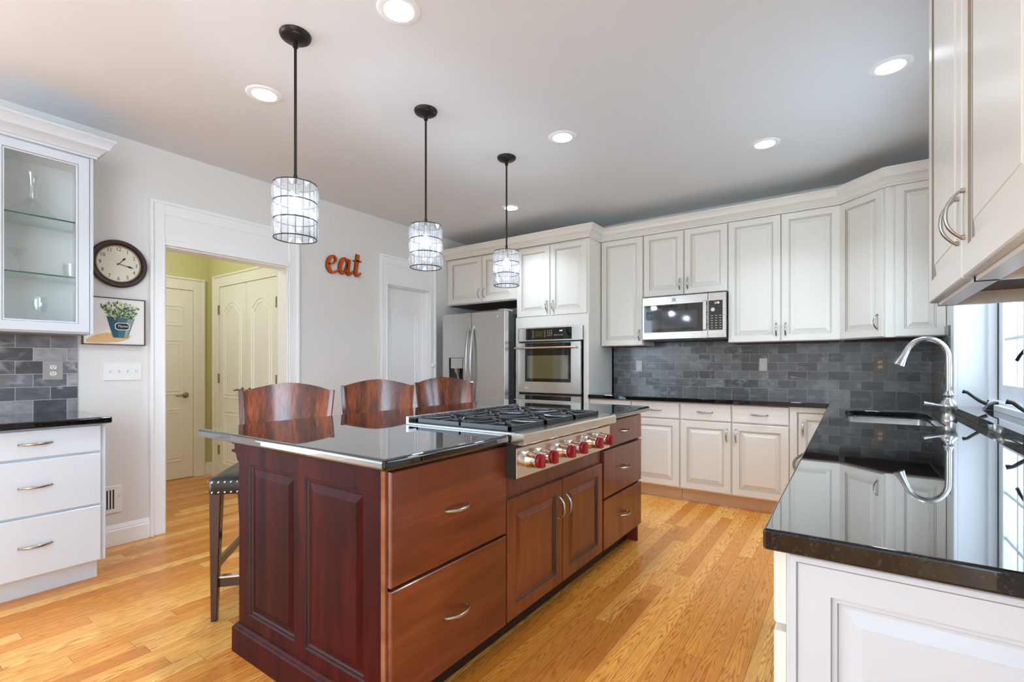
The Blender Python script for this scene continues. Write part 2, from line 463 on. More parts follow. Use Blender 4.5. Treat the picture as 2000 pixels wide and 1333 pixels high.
def casing(n, y0, y1, z1, zt, w=.092):
    """cased opening with flat header panel on the left wall"""
    b = B(); t = .018; x = XL
    b.box(x, x + t, y0 - w + .002, y0, 0, zt - .002); b.box(x, x + t, y1, y1 + w - .002, 0, zt - .002)
    b.box(x, x + t - .0004, y0 - .001, y1 + .001, zt - .095, zt - .003)                                  # head casing
    b.box(x, x + .010, y0 - .002, y1 + .002, z1 + .03, zt - .09)                         # flat frieze panel
    b.box(x, x + .022, y0, y1, z1, z1 + .045)                               # lower bead
    for q in ((y0 - w, y0 - w + .022), (y1 + w - .022, y1 + w)): b.box(x, x + .03, q[0], q[1], 0, zt)   # back band
    b.box(x, x + .0304, y0 - w - .0004, y1 + w + .0004, zt - .022, zt + .0004)
    b.box(x, x + t + .004, y0 - .012, y0 + .0004, 0, z1 + .02); b.box(x, x + t + .004, y1 - .0004, y1 + .012, 0, z1 + .02)
    # jamb lining through the wall
    b.box(x - .149, x + .0006, y0 + .0004, y0 + .012, 0, z1 - .0006); b.box(x - .149, x + .0006, y1 - .012, y1 - .0004, 0, z1 - .0006); b.box(x - .149, x + .0008, y0 + .001, y1 - .001, z1 - .012, z1 - .0004)
    return struct(obj('trim_%d' % n, b, M['trim'], keep=True, bevel=(.003, 1)))
casing(1, 1.39, 2.32, 2.06, 2.37)['label'] = 'wide white casing around the hallway opening'
casing(2, 3.41, 4.04, 2.06, 2.37)['label'] = 'white casing around the pantry door'

def baseboard(name, p0, p1, nrm, mat):
    p0, p1, nrm = Vector(p0), Vector(p1), Vector(nrm)
    prof = [(0, 0), (.016, 0), (.016, .098), (.012, .104), (.012, .112), (.006, .128), (.003, .136), (0, .136)]
    b = B(); b.rings([[p + nrm * o + Vector((0, 0, u)) for o, u in prof] for p in (p0, p1)])
    return struct(obj(name, b, mat, keep=True))
baseboard('baseboard_left', (XL, .90, 0), (XL, 1.298, 0), (1, 0, 0), M['trim'])
baseboard('baseboard_left.001', (XL, 2.412, 0), (XL, 3.318, 0), (1, 0, 0), M['trim'])
baseboard('baseboard_hall', (XH, 2.375, 0), (XH, YH, 0), (1, 0, 0), M['halltrim'])
baseboard('baseboard_hall.001', (XH, YH, 0), (-5.655, YH, 0), (0, -1, 0), M['halltrim'])

# ------------------------------------------------------------------ doors (panelled, with raised bead outlines)
def bead(b, pts, to3, w=.014, h=.006, mi=0):
    """closed raised bead along a 2D outline"""
    n = len(pts); rings = []
    P = [Vector(p) for p in pts]
    for i in range(n):
        d0 = (P[i] - P[i - 1]).normalized(); d1 = (P[(i + 1) % n] - P[i]).normalized()
        n0 = Vector((-d0.y, d0.x)); n1 = Vector((-d1.y, d1.x)); m = (n0 + n1)
        m = m / max(.3, m.dot(n0)) if m.length > 1e-6 else n0
        prof = [(-w / 2, 0), (-w / 4, h), (w / 4, h), (w / 2, 0)]
        rings.append([to3(P[i].x + m.x * o, P[i].y + m.y * o, k) for o, k in prof])
    rings.append(rings[0])
    b.rings(rings, False, False, mi)
def rect(a0, a1, z0, z1): return [(a0, z0), (a1, z0), (a1, z1), (a0, z1)]
def arch(a0, a1, z0, z1, rise):
    top = []
    for k in range(25):
        t = k / 24; q = max(0, (abs(2 * t - 1) - .12) / .88); top.append((a1 + (a0 - a1) * t, z1 + rise * (1 - q * q * (3 - 2 * q))))
    return [(a0, z0), (a1, z0)] + top
def lever(parent, to3, a, z, dirn, mat, sc=1.0):
    """round rose with curved lever; to3(a,z,out)"""
    b = B()
    rr = []
    for r_, h in ((.030, 0), (.030, .006), (.022, .012), (.010, .014), (.010, .045), (.0, .048)):
        rr.append([to3(a + r_ * sc * math.cos(2 * PI * k / 20), z + r_ * sc * math.sin(2 * PI * k / 20), h * sc) for k in range(20)])
    b.rings(rr, True, False)
    pts = [to3(a + dirn * s * sc, z + .006 * math.sin(s * 60) * sc, .042 * sc) for s in (0, .02, .045, .07, .09, .105)]
    b.tube(pts, [.010 * sc, .009 * sc, .008 * sc, .007 * sc, .007 * sc, .005 * sc], 10)
    return obj('lever_handle', b, mat, parent, smooth=50)

# hall door on the wall x = XH, facing +x
def door_leaf(name, b, mat, label): 
    o = obj(name, b, mat, keep=True, smooth=35); struct(o, label); return o
to_h = lambda a, z, k: Vector((XH + .012 + k, a, z))
b = B().box(XH, XH + .012, 1.50, 2.262, .012, 1.995)
for (a0, a1) in ((1.60, 1.84), (1.93, 2.165)):
    for (z0, z1) in ((.20, .74), (.90, 1.46), (1.62, 1.82)):
        bead(b, rect(a0, a1, z0, z1), to_h); bead(b, rect(a0 + .035, a1 - .035, z0 + .035, z1 - .035), to_h, .012, .004)
d = door_leaf('door_1', b, M['halltrim'], 'closed six-panel hallway door with a brass lever')
lever(d, to_h, 2.19, .885, -1, M['brass'])
b = B(); b.box(XH, XH + .02, 2.265, 2.375, 0, 2.11); b.box(XH, XH + .02, 1.38, 1.495, 0, 2.11); b.box(XH, XH + .02, 1.495, 2.265, 2.0, 2.11)
b.box(XH, XH + .03, 2.354, 2.376, 0, 2.129); b.box(XH, XH + .0304, 1.379, 2.3764, 2.109, 2.13)
struct(obj('trim_3', b, M['halltrim'], keep=True, bevel=(.003, 1)), 'casing of the hallway door')
# closet pair on the wall y = YH, facing -y
to_c = lambda a, z, k: Vector((a, YH - .012 - k, z))
CX = (-5.52, -4.945, -4.37)
for i in (0, 1):
    a0, a1 = CX[i] + .003, CX[i + 1] - .003
    b = B().box(a0, a1, YH - .012, YH, .012, 2.03)
    for z0, z1, rise in ((.16, .72, 0), (.86, 1.78, .075)):
        bead(b, arch(a0 + .1, a1 - .1, z0, z1, rise) if rise else rect(a0 + .1, a1 - .1, z0, z1), to_c)
        bead(b, arch(a0 + .14, a1 - .14, z0 + .04, z1 - .04, rise) if rise else rect(a0 + .14, a1 - .14, z0 + .04, z1 - .04), to_c, .014, .005)
    d = door_leaf('door_2' if i == 0 else 'door_3', b, M['halltrim'], ('left' if i == 0 else 'right') + ' leaf of the arched-panel closet pair')
    lever(d, to_c, a1 - .07 if i == 0 else a0 + .07, .95, -1 if i == 0 else 1, M['brass'])
    for z in (.30, 1.06, 1.79):
        hx = a0 - .004 if i == 0 else a1 + .004
        obj('hinge', B().box(hx - .009, hx + .009, YH - .026, YH - .012, z - .05, z + .05), M['brass'], d)
b = B(); y = YH - .02
b.box(-5.65, -5.525, y, YH, 0, 2.14); b.box(-4.365, -4.25, y, YH, 0, 2.14); b.box(-5.525, -4.365, y, YH, 2.035, 2.14)
b.box(-5.652, -5.63, y - .01, YH, 0, 2.159); b.box(-5.6524, -4.2496, y - .0104, YH, 2.139, 2.16)
struct(obj('trim_4', b, M['halltrim'], keep=True, bevel=(.003, 1)), 'casing of the closet doors')
# pantry door, recessed
to_p = lambda a, z, k: Vector((XL - .075 + k, a, z))
b = B().box(XL - .115, XL - .075, 3.425, 4.025, .012, 2.046)
for z0, z1, rise in ((.16, .78, 0), (.92, 1.80, .06)):
    bead(b, arch(3.52, 3.93, z0, z1, rise) if rise else rect(3.52, 3.93, z0, z1), to_p)
    bead(b, arch(3.56, 3.89, z0 + .04, z1 - .04, rise) if rise else rect(3.56, 3.89, z0 + .04, z1 - .04), to_p, .014, .005)
d = door_leaf('door_4', b, M['trim'], 'white arched-panel pantry door')
lever(d, to_p, 3.96, .95, -1, M['chrome'])
tag(obj('coat_peg', B().lathe([(0, .03), (.012, .028), (.018, .02), (.018, .012), (.026, .006), (.026, 0)], (XL + .018, 4.085, 1.20), 24, 'x'), M['white'], smooth=50),
    'small round white peg on the right side casing of the pantry door', 'peg')

# ------------------------------------------------------------------ window over the sink
win = bpy.data.objects.new('window_1', None); COL.objects.link(win); win.location = (XR + .2, 3.2, .95); struct(win, 'white casement window over the sink')
b = B()
FX0, FX1 = .665, .76
b.box(XR, .69, WY1 - .004, WY1 + .02, WZ0, WZ1); b.box(XR, .69, WY0 - .02, WY0 + .004, WZ0, WZ1); b.box(XR, .69, WY0, WY1, WZ1 - .004, WZ1 + .02)     # jamb liner
b.box(FX0, FX1, WY1 - .045, WY1, .93, WZ1); b.box(FX0, FX1, WY0, WY0 + .045, .93, WZ1); b.box(FX0, FX1, WY0, WY1, .93, 1.0); b.box(FX0, FX1, WY0, WY1, WZ1 - .05, WZ1)
b.box(FX0, FX1, 3.16, 3.22, 1.0, WZ1)
b.box(FX0 - .02, FX0, WY0, WY1, .95, .985)
b.box(XR - .018, XR, WY1 - .004, WY1 + .10, .96, WZ1 + .1); b.box(XR - .018, XR, WY0 - .1, WY0 + .004, .96, WZ1 + .1); b.box(XR - .018, XR, WY0, WY1, WZ1, WZ1 + .1)
M['wtrim'] = paint('window_trim_paint', srgb(222, 223, 226), .35, .006)
obj('window_frame', b, M['wtrim'], win, bevel=(.003, 1))
for (s0, s1) in ((3.225, WY1 - .050), (WY0 + .050, 3.155)):
    b = B(); x0, x1 = .705, .745; z0, z1 = 1.006, WZ1 - .056
    b.box(x0, x1, s0, s0 + .085, z0, z1); b.box(x0, x1, s1 - .085, s1, z0, z1); b.box(x0, x1, s0 + .085, s1 - .085, z0, z0 + .085); b.box(x0, x1, s0 + .085, s1 - .085, z1 - .085, z1)
    ym = (s0 + s1) / 2
    b.box(x0 + .008, x1 - .008, ym - .009, ym + .009, z0 + .08, z1 - .08)
    for k in (1, 2, 3): 
        z = z0 + .085 + (z1 - z0 - .17) * k / 4; b.box(x0 + .009, x1 - .009, s0 + .08, s1 - .08, z - .009, z + .009)
    sash = obj('window_sash', b, M['wtrim'], win, bevel=(.003, 1))
    obj('pane', B().box(.722, .728, s0 + .08, s1 - .08, z0 + .08, z1 - .08), M['glass'], sash)
    lk = B(); yl = s0 + .04
    lk.box(.69, .705, yl - .012, yl + .012, 1.25, 1.33); lk.tube([(.685, yl, 1.28), (.67, yl + .02, 1.25), (.665, yl + .05, 1.225)], [.008, .007, .009], 8)
    obj('sash_lock', lk, M['bronze'], win, smooth=50)
obj('dark_gap_strip', B().box(.700, .7045, WY1 - .053, WY1 - .044, 1.0, WZ1 - .05), M['black'], win)  # added dark strip: shade of the gap beside the sash, put into colour
for cy in (3.72, 2.78):
    c = B(); c.add([(FX0, cy - .05, .955), (FX0, cy + .03, .955), (FX0 - .055, cy + .03, .955), (FX0 - .055, cy - .05, .955),
                    (FX0, cy - .05, 1.0), (FX0, cy + .03, 1.0), (FX0 - .03, cy + .03, .985), (FX0 - .03, cy - .05, .985)],
                   [(0, 1, 2, 3), (4, 7, 6, 5), (0, 4, 5, 1), (1, 5, 6, 2), (2, 6, 7, 3), (3, 7, 4, 0)])
    c.tube([(FX0 - .04, cy - .01, .985), (FX0 - .065, cy, .998), (FX0 - .09, cy + .01, 1.02), (FX0 - .115, cy + .02, 1.045), (FX0 - .135, cy + .025, 1.05)], [.010, .009, .008, .008, .011], 10)
    obj('crank', c, M['bronze'], win, smooth=50)

# ------------------------------------------------------------------ tile backsplashes
struct(obj('wall_tile', B().box(-2.11, XR - .012, YB - .012, YB, .914, 1.46), M['tile_b'], keep=True), 'grey marble subway tile backsplash on the back wall')
struct(obj('wall_tile.001', B().box(XR - .012, XR, 4.17, YB, .914, 1.46), M['tile_r'], keep=True), 'grey marble tile beside the window')
struct(obj('wall_tile.002', B().box(XL, XL + .012, .30, .915, .914, 1.40), M['tile_l'], keep=True), 'lilac grey marble tile over the left counter')

# ------------------------------------------------------------------ cabinet parts
def face(origin, u, n, w, h, loops, mis, t=.02, flip=False):
    """nested-rectangle front. origin: lower-left of front face; u: width axis; n: outward normal; loops: (inset, depth behind front)"""
    o, u, n = Vector(origin), Vector(u), Vector(n); z = Vector((0, 0, 1))
    def rr(i, d): return [o + u * i + z * i - n * d, o + u * (w - i) + z * i - n * d, o + u * (w - i) + z * (h - i) - n * d, o + u * i + z * (h - i) - n * d]
    b = B(); b.rings([rr(i, d) for i, d in loops], True, True, 0, mis)
    return b
def raised(f=.055):
    L = [(0, .02), (0, .003), (.003, 0), (f, 0), (f + .002, .005), (f + .009, .005), (f + .011, .009), (f + .016, .009), (f + .040, .003), (f + .042, .0015), (f + .06, .0015)]
    m = [0, 0, 0, 1, 0, 1, 0, 0, 0, 0]
    return L, m
SLAB = ([(0, .02), (0, .003), (.003, 0), (.02, 0)], [0, 0, 0])
def pull(parent, c, along, n, length=.128, out=.03, mat='chrome', w=.0065):
    """bowed strap pull"""
    c, along, n = Vector(c), Vector(along), Vector(n); pts = []; rad = []
    for k in range(13):
        t = -1 + 2 * k / 12
        pts.append(c + along * (t * length / 2) + n * (out * (1 - abs(t) ** 2.4) + .002)); rad.append(w * (.75 + .35 * (1 - t * t)))
    b = B(); b.tube(pts, rad, 10, 0, (.55, 1.0), up=n)
    for t in (-1, 1):
        p = c + along * (t * length / 2); b.tube([p - along * t * .004, p - along * t * .004 + n * .007], .0055, 8)
    return obj('handle', b, M[mat], parent, smooth=60)
def front(kind, parent, origin, u, n, w, h, mats, handle=None, f=.055, hlen=.128):
    """door or drawer front with optional handle: handle = (side 'L','R','C','T', dz from edge)"""
    L, m = raised(min(f, w * .22, h * .3)) if kind == 'door' else SLAB
    o = obj('door' if kind == 'door' else 'drawer', face(origin, u, n, w, h, L, m), mats, parent)
    o_, u_, n_ = Vector(origin), Vector(u), Vector(n); z = Vector((0, 0, 1))
    if handle:
        s, dz = handle
        if s == 'C': pull(o, o_ + u_ * (w / 2) + z * (h * dz), u_, n_, hlen)
        else: pull(o, o_ + u_ * (.03 if s == 'L' else w - .03) + z * dz, z, n_, .11)
    return o
UX, UY = (1, 0, 0), (0, 1, 0)

def crown_sweep(b, path, h=.115, out=.085, mi=0, inward=None):
    """crown moulding swept along a plan path; outward is to the right of travel"""
    prof = [(0, 0), (.012, 0), (.012, .012), (.020, .016), (.026, .030), (.045, .048), (.058, .056), (.060, .066), (.072, .090), (.080, .100), (out, .104), (out, h), (0, h)]
    P = [Vector(p) for p in path]
    def frame(i):
        d0 = (P[i] - P[max(i - 1, 0)]); d1 = (P[min(i + 1, len(P) - 1)] - P[i])
        if d0.length < 1e-6: d0 = d1
        if d1.length < 1e-6: d1 = d0
        d0.normalize(); d1.normalize()
        n0 = Vector((d0.y, -d0.x, 0)); n1 = Vector((d1.y, -d1.x, 0)); m = n0 + n1; m = m / m.dot(n0)
        return m, Vector((0, 0, 1))
    b.sweep(path, prof, frame, mis=[1 if k in (3, 7) else 0 for k in range(len(prof))] if False else None, mi=mi); return b

CM = [M['cab'], M['glaze']]
# ---- upper cabinets, back wall (door fronts at y = 4.60)
YU = 4.60
def wall_cabinet(label, x0, x1, z0, z1, doors, yf=YU, yb=YB - .004, under=True, cat='wall cabinet'):
    t = thing('wall_cabinet', label, cat, ((x0 + x1) / 2, (yf + yb) / 2, z0))
    b = B().box(x0, x1, yf + .021, yb, z0 + .0, z1)
    obj('carcass', b, M['cab'], t, bevel=(.002, 1))
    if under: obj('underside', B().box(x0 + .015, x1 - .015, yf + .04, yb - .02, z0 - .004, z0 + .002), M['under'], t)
    for (a, c, hs) in doors:
        front('door', t, (a, yf, z0 + .004), UX, (0, -1, 0), c - a, z1 - z0 - .012, CM, (hs, .10 + .0) if hs else None)
    return t
wall_cabinet('tall cream wall cabinet with one door left of the microwave', -2.108, -1.660, 1.395, 2.475, [(-2.098, -1.665, 'R')])
wall_cabinet('short two-door cream wall cabinet directly above the microwave', -1.658, -.886, 1.862, 2.475, [(-1.650, -1.274, 'R'), (-1.262, -.890, 'L')])
wall_cabinet('tall two-door cream wall cabinet right of the microwave', -.884, -.058, 1.400, 2.475, [(-.882, -.476, 'R'), (-.468, -.062, 'L')])
# ---- diagonal corner cabinet
t = thing('corner_wall_cabinet', 'angled cream corner cabinet with its end panel toward the window', 'wall cabinet', (.3, 4.7, 1.40))
A = Vector((-.056, 4.622, 0)); C_ = Vector((.212, 4.345, 0))
poly = [(A.x, A.y, 1.40), (C_.x, C_.y, 1.40), (.226, 4.345, 1.40), (XR - .002, 4.345, 1.40), (XR - .002, YB - .013, 1.40), (-.056, YB - .013, 1.40)]
obj('carcass', B().prism(poly, (0, 0, 1.075)), M['cab'], t)
obj('underside', B().prism([(A.x + .02, A.y + .03, 1.396), (.23, 4.38, 1.396), (XR - .03, 4.38, 1.396), (XR - .03, 4.92, 1.396), (A.x + .02, 4.92, 1.396)], (0, 0, .006)), M['under'], t)
du = (C_ - A).normalized(); dn = Vector((du.y, -du.x, 0)); wd = (C_ - A).length
L, m = raised(); o = obj('door', face(A + du * .006 + dn * .021 + Vector((0, 0, 1.406)), du, dn, wd - .012, 1.06, L, m), CM, t)
pull(o, A + du * (wd - .045) + dn * .022 + Vector((0, 0, 1.515)), Vector((0, 0, 1)), dn, .11)
L, m = raised(.05); obj('end_panel', face((.262, 4.324, 1.404), UX, (0, -1, 0), XR - .262 - .004, 1.064, L, m), CM, t)
# ---- tall oven cabinet
YT = 4.33
t = thing('oven_cabinet', 'tall cream cabinet housing the double wall oven', 'cabinet', (-2.55, 4.64, 0))
b = B(); x0, x1 = -2.985, -2.112
b.box(x0, x0 + .042, YT + .02, YB - .004, .1, 2.469); b.box(x1 - .055, x1, YT + .02, YB - .004, .1, 2.469); b.box(x0, x1, YB - .05, YB - .004, .1, 2.469)
b.box(x0 + .042, x1 - .055, YT + .02, YB - .05, 1.60, 2.469); b.box(x0 + .042, x1 - .055, YT + .02, YB - .05, .1, .22)
b.box(x0, x0 + .042, YT - .0, YT + .02, .1, 1.715); b.box(x1 - .055, x1, YT, YT + .02, .1, 1.715); b.box(x0 + .042, x1 - .055, YT, YT + .02, 1.60, 1.715)
obj('carcass', b, M['cab'], t)
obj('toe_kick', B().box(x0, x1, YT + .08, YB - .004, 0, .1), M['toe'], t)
front('door', t, (-2.965, YT, 1.722), UX, (0, -1, 0), .402, .73, CM, ('R', .10)); front('door', t, (-2.548, YT, 1.722), UX, (0, -1, 0), .412, .73, CM, ('L', .10))
front('drawer', t, (-2.965, YT, .112), UX, (0, -1, 0), .83, .10, CM, ('C', .5))
# ---- cabinet over the fridge
t = thing('fridge_cabinet', 'two-door cream cabinet bridging over the refrigerator', 'wall cabinet', (-3.5, 4.6, 1.92))
obj('carcass', B().box(-4.010, -2.987, YT + .021, YB - .004, 1.92, 2.469), M['cab'], t)
obj('underside', B().box(-3.99, -3.0, YT + .04, YB - .02, 1.914, 1.922), M['under'], t)
front('door', t, (-3.965, YT, 1.93), UX, (0, -1, 0), .495, .525, CM, ('R', .10)); front('door', t, (-3.455, YT, 1.93), UX, (0, -1, 0), .462, .525, CM, ('L', .10))
# ---- crown over the back wall run
b = B(); zc = 2.470
crown_sweep(b, [(XL + .002, YT, zc), (-2.112, YT, zc), (-2.112, YU, zc), (A.x, YU, zc), (C_.x + .012, 4.328, zc), (XR - .002, 4.328, zc)])
tag(obj('crown_moulding', b, M['cab'], smooth=30), 'cream crown moulding stepping along the cabinets on the back wall', 'crown moulding')

# ---- near right wall cabinet
t = thing('wall_cabinet', 'large cream wall cabinet in the upper right foreground with paired bow handles', 'wall cabinet', (.37, 1.45, 1.40))
XF = .205
b = B(); y0, y1 = .90, 2.002
b.box(XF + .021, XR, y0, y0 + .018, 1.385, 2.475); b.box(XF + .021, XR, y1 - .018, y1, 1.385, 2.475); b.box(XF + .021, XR, 1.445, 1.463, 1.385, 2.475)
b.box(XF + .021, XF + .06, y0, y1, 1.385, 1.43); b.box(XF + .021, XR, y0, y1, 1.43, 2.475)
obj('carcass', b, M['cab'], t)
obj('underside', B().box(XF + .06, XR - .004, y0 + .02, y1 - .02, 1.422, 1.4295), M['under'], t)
obj('light_rail', B().box(XR - .03, XR - .002, y0 + .02, y1 - .02, 1.39, 1.42), M['under'], t)
front('door', t, (XF, 2.0, 1.395), (0, -1, 0), (-1, 0, 0), .540, 1.07, CM, ('R', .135), .062)
front('door', t, (XF, 1.452, 1.395), (0, -1, 0), (-1, 0, 0), .545, 1.07, CM, ('L', .135), .062)
obj('crown', crown_sweep(B(), [(XR - .002, 2.002, zc), (XF, 2.002, zc), (XF, y0, zc)]), M['cab'], t, smooth=30)

# ---- base cabinets, back wall
YBF = 4.33
def base_cab(label, x0, x1, units):
    t = thing('base_cabinet', label, 'base cabinet', ((x0 + x1) / 2, 4.64, 0))
    obj('carcass', B().box(x0, x1, YBF + .021, YB - .013, .11, .876), M['cab'], t)
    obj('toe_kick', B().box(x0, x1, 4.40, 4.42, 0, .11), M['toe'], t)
    for a, c, hs in units:
        front('drawer', t, (a, YBF, .728), UX, (0, -1, 0), c - a, .140, CM, ('C', .5))
        front('door', t, (a, YBF, .122), UX, (0, -1, 0), c - a, .592, CM, (hs, .592 - .10))
    return t
base_cab('cream base cabinet at the oven end with two drawers over two doors', -2.108, -1.228, [(-2.10, -1.680, 'R'), (-1.672, -1.236, 'L')])
base_cab('cream base cabinet below the dark outlet with adjoining door handles', -1.226, -.386, [(-1.222, -.812, 'R'), (-.800, -.390, 'L')])
t = thing('corner_base_cabinet', 'cream corner base cabinet with an inset door beside the sink run', 'base cabinet', (.05, 4.64, 0))
b = B().box(-.384, -.335, YBF, YB - .013, .11, .876); b.box(-.335, XR - .013, 4.36, YB - .013, .11, .876); b.box(-.335, -.095, YBF, 4.36, .835, .876)
obj('carcass', b, M['cab'], t)
obj('toe_kick', B().box(-.384, -.03, 4.40, 4.42, 0, .11), M['toe'], t)
front('door', t, (-.325, YBF + .008, .122), UX, (0, -1, 0), .225, .705, CM, ('L', .705 - .12))

# ---- sink run (fronts at x = -.113, facing -x)
XS = -.113
def side_unit(name, label, y0, y1, fronts):
    t = thing(name, label, 'base cabinet', (.22, (y0 + y1) / 2, 0))
    obj('carcass', B().box(XS + .021, XR - .002, y0, y1, .11, .66 if 'sink' in name else .876), M['cab'], t)
    obj('toe_kick', B().box(XS + .09, XS + .11, y0, y1, 0, .11), M['toe'], t)
    for k, a, c, z0, z1, hd in fronts: front(k, t, (XS, c, z0), (0, -1, 0), (-1, 0, 0), c - a, z1 - z0, CM, hd)
    return t
side_unit('sink_base_cabinet', 'cream cabinet under the sink facing the island', 2.76, 4.325, [('drawer', 3.0, 3.84, .735, .868, None), ('door', 3.0, 3.416, .122, .72, ('L', .49)), ('door', 3.424, 3.84, .122, .72, ('R', .49))])
te = side_unit('base_cabinet', 'cream drawer cabinet in the right foreground with raised end panel', .985, 2.125, [('drawer', .99, 1.55, .735, .868, ('C', .5)), ('door', .99, 1.55, .122, .72, ('L', .49)), ('drawer', 1.56, 2.12, .735, .868, ('C', .5)), ('door', 1.56, 2.12, .122, .72, ('R', .49))])
EM = [paint('shaded_panel_paint', srgb(200, 205, 212), .28, .006), M['wglaze']]  # cabinet paint darkened to put shade on the over-lit end panel
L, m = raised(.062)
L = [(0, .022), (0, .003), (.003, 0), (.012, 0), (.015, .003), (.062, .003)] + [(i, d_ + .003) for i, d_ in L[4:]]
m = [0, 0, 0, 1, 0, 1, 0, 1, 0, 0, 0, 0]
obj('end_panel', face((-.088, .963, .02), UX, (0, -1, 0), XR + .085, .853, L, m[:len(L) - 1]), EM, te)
# dishwasher
t = thing('dishwasher', 'dishwasher with bowed bar handle set in the sink run', 'dishwasher', (.2, 2.44, 0))
obj('body', B().box(XS + .02, XR - .01, 2.135, 2.75, .11, .872), M['black'], t)
dw = obj('door', face((XS, 2.745, .13), (0, -1, 0), (-1, 0, 0), .605, .735, *SLAB), M['steel_y'], t)
b = B(); pts = [Vector((XS - .055 - .028 * (1 - ((k - 6) / 6) ** 2), 2.19 + .50 * k / 12, .775)) for k in range(13)]
b.tube(pts, .013, 10, 0, (1, .8))
for yy in (2.19, 2.69): b.box(XS - .06, XS, yy - .014, yy + .014, .758, .792)
obj('handle', b, M['steel_y'], dw, smooth=50)

# ---- countertops
b = tri_poly([(-2.108, 4.30), (-.125, 4.30), (-.125, .945), (XR - .001, .945), (XR - .001, 4.168), (XR - .013, 4.168), (XR - .013, YB - .013), (-2.108, YB - .013)],
             [[(-.02 + .04, 2.99), (.37 - .04, 2.99), (.37, 3.03), (.37, 3.74), (.33, 3.78), (.02, 3.78), (-.02, 3.74), (-.02, 3.03)]], lambda a, c: (a, c, .876), (0, 0, .038))
tag(obj('countertop', b, M['granite'], keep=True, bevel=(.016, 5)), 'polished black granite countertop running from oven cabinet around the sink', 'countertop')
b = B().box(.507, .684, WY0 + .005, WY1 - .005, .9145, .952)
b2 = B().box(.507, XR - .001, WY1 - .005, 4.165, .9145, .952)
tag(obj('window_ledge', B().add(b.v, b.f).add(B().box(.507, XR - .019, WY0 - .0, WY0 + .004, .9145, .952).v, B().box(.507, XR - .019, WY0, WY0 + .004, .9145, .952).f), M['granite'], bevel=(.006, 3)), 'raised black granite ledge under the window behind the faucet', 'ledge')

# ---- sink and faucet
t = thing('sink', 'undermount stainless sink set in the black counter', 'sink', (.175, 3.385, .70))
def rr_(x0, x1, y0, y1, r, z, n=5):
    pts = []
    for cx_, cy_, a in ((x1 - r, y1 - r, 0), (x0 + r, y1 - r, 90), (x0 + r, y0 + r, 180), (x1 - r, y0 + r, 270)):
        for k in range(n + 1):
            q = R(a + 90 * k / n); pts.append(Vector((cx_ + r * math.cos(q), cy_ + r * math.sin(q), z)))
    return pts
X = (-.018, .368, 2.992, 3.778)
b = B(); b.rings([rr_(X[0] - .02, X[1] + .02, X[2] - .02, X[3] + .02, .06, .873), rr_(*X, .045, .873), rr_(X[0] + .004, X[1] - .004, X[2] + .004, X[3] - .004, .045, .74), rr_(X[0] + .03, X[1] - .03, X[2] + .03, X[3] - .03, .04, .70)], False, True)
obj('basin', b, M['steel'], t, smooth=40)
obj('drain', B().lathe([(.045, .7015), (.04, .704), (.02, .702), (0, .702)], (.175, 3.385, 0), 24), M['brightchrome'], t, smooth=40)
fx, fy = .418, 3.33
t = thing('faucet', 'tall brushed nickel gooseneck faucet with side lever by the sink', 'faucet', (fx, fy, .914))
obj('body', B().lathe([(.034, .914), (.034, .922), (.030, .928), (.029, .955), (.031, .97), (.036, .985), (.036, .998), (.028, 1.012), (.020, 1.022), (.019, 1.036), (.023, 1.044), (.023, 1.050), (.017, 1.056), (.0145, 1.07)], (fx, fy, 0), 28, caps=True), M['chrome'], t, smooth=45)
arc = [(fx, fy, 1.06), (fx, fy, 1.20)]
for k in range(1, 15):
    a = PI * k / 14 * .88; arc.append((fx - .088 + .088 * math.cos(a), fy, 1.235 + .105 * math.sin(a)))
obj('spout', B().tube(arc, .0135, 16), M['chrome'], t, smooth=60)
e0 = Vector(arc[-1]); e1 = Vector(arc[-2]); dd = (e0 - e1).normalized()
obj('spray_head', B().tube([e0 - dd * .004, e0 + dd * .01, e0 + dd * .03, e0 + dd * .065, e0 + dd * .078], [.0145, .0155, .0165, .024, .026], 18), M['chrome'], t, smooth=45)
obj('lever', B().tube([(fx - .02, fy - .012, .988), (fx - .05, fy - .03, .993), (fx - .085, fy - .045, 1.0), (fx - .105, fy - .052, 1.003)], [.012, .008, .0085, .011], 12), M['chrome'], t, smooth=50)

# ------------------------------------------------------------------ refrigerator
t = thing('refrigerator', 'stainless french-door refrigerator with water dispenser and bowed handles', 'refrigerator', (-3.43, 4.5, 0))
fx0, fx1, fyf = -3.885, -2.992, 4.13
obj('case', B().box(fx0 + .01, fx1 - .004, fyf + .085, 4.90, .02, 1.765), plain('dark_grey_case', (.045, .044, .042), .4, .3), t, bevel=(.004, 1))
sp = -3.455
def fdoor(nm, a0, a1, z0, z1, hole=None):
    if hole:
        b = tri_poly([(a0, z0), (a1, z0), (a1, z1), (a0, z1)], [hole], lambda a, c: (a, fyf, c), (0, .075, 0))
    else: b = B().box(a0, a1, fyf, fyf + .075, z0, z1)
    return obj(nm, b, M['steel_v'], t, bevel=(.006, 3))
hx0, hx1, hz0, hz1 = -3.785, -3.575, .93, 1.285
dl = fdoor('door', fx0, sp - .003, .72, 1.785, [(hx0, hz0), (hx1, hz0), (hx1, hz1), (hx0, hz1)])
dr = fdoor('door', sp + .003, fx1, .72, 1.785)
fz = fdoor('freezer_drawer', fx0, fx1, .07, .71)
dsp = obj('dispenser_recess', B().box(hx0, hx1, fyf + .06, fyf + .074, hz0, hz1), bpy.data.materials['dark_grey_case'], dl)
obj('dispenser_panel', B().box(hx0 + .03, hx1 - .005, fyf - .006, fyf + .04, 1.165, 1.283), plain('pale_grey_panel', srgb(186, 184, 178), .35, .3), dsp, bevel=(.004, 2))
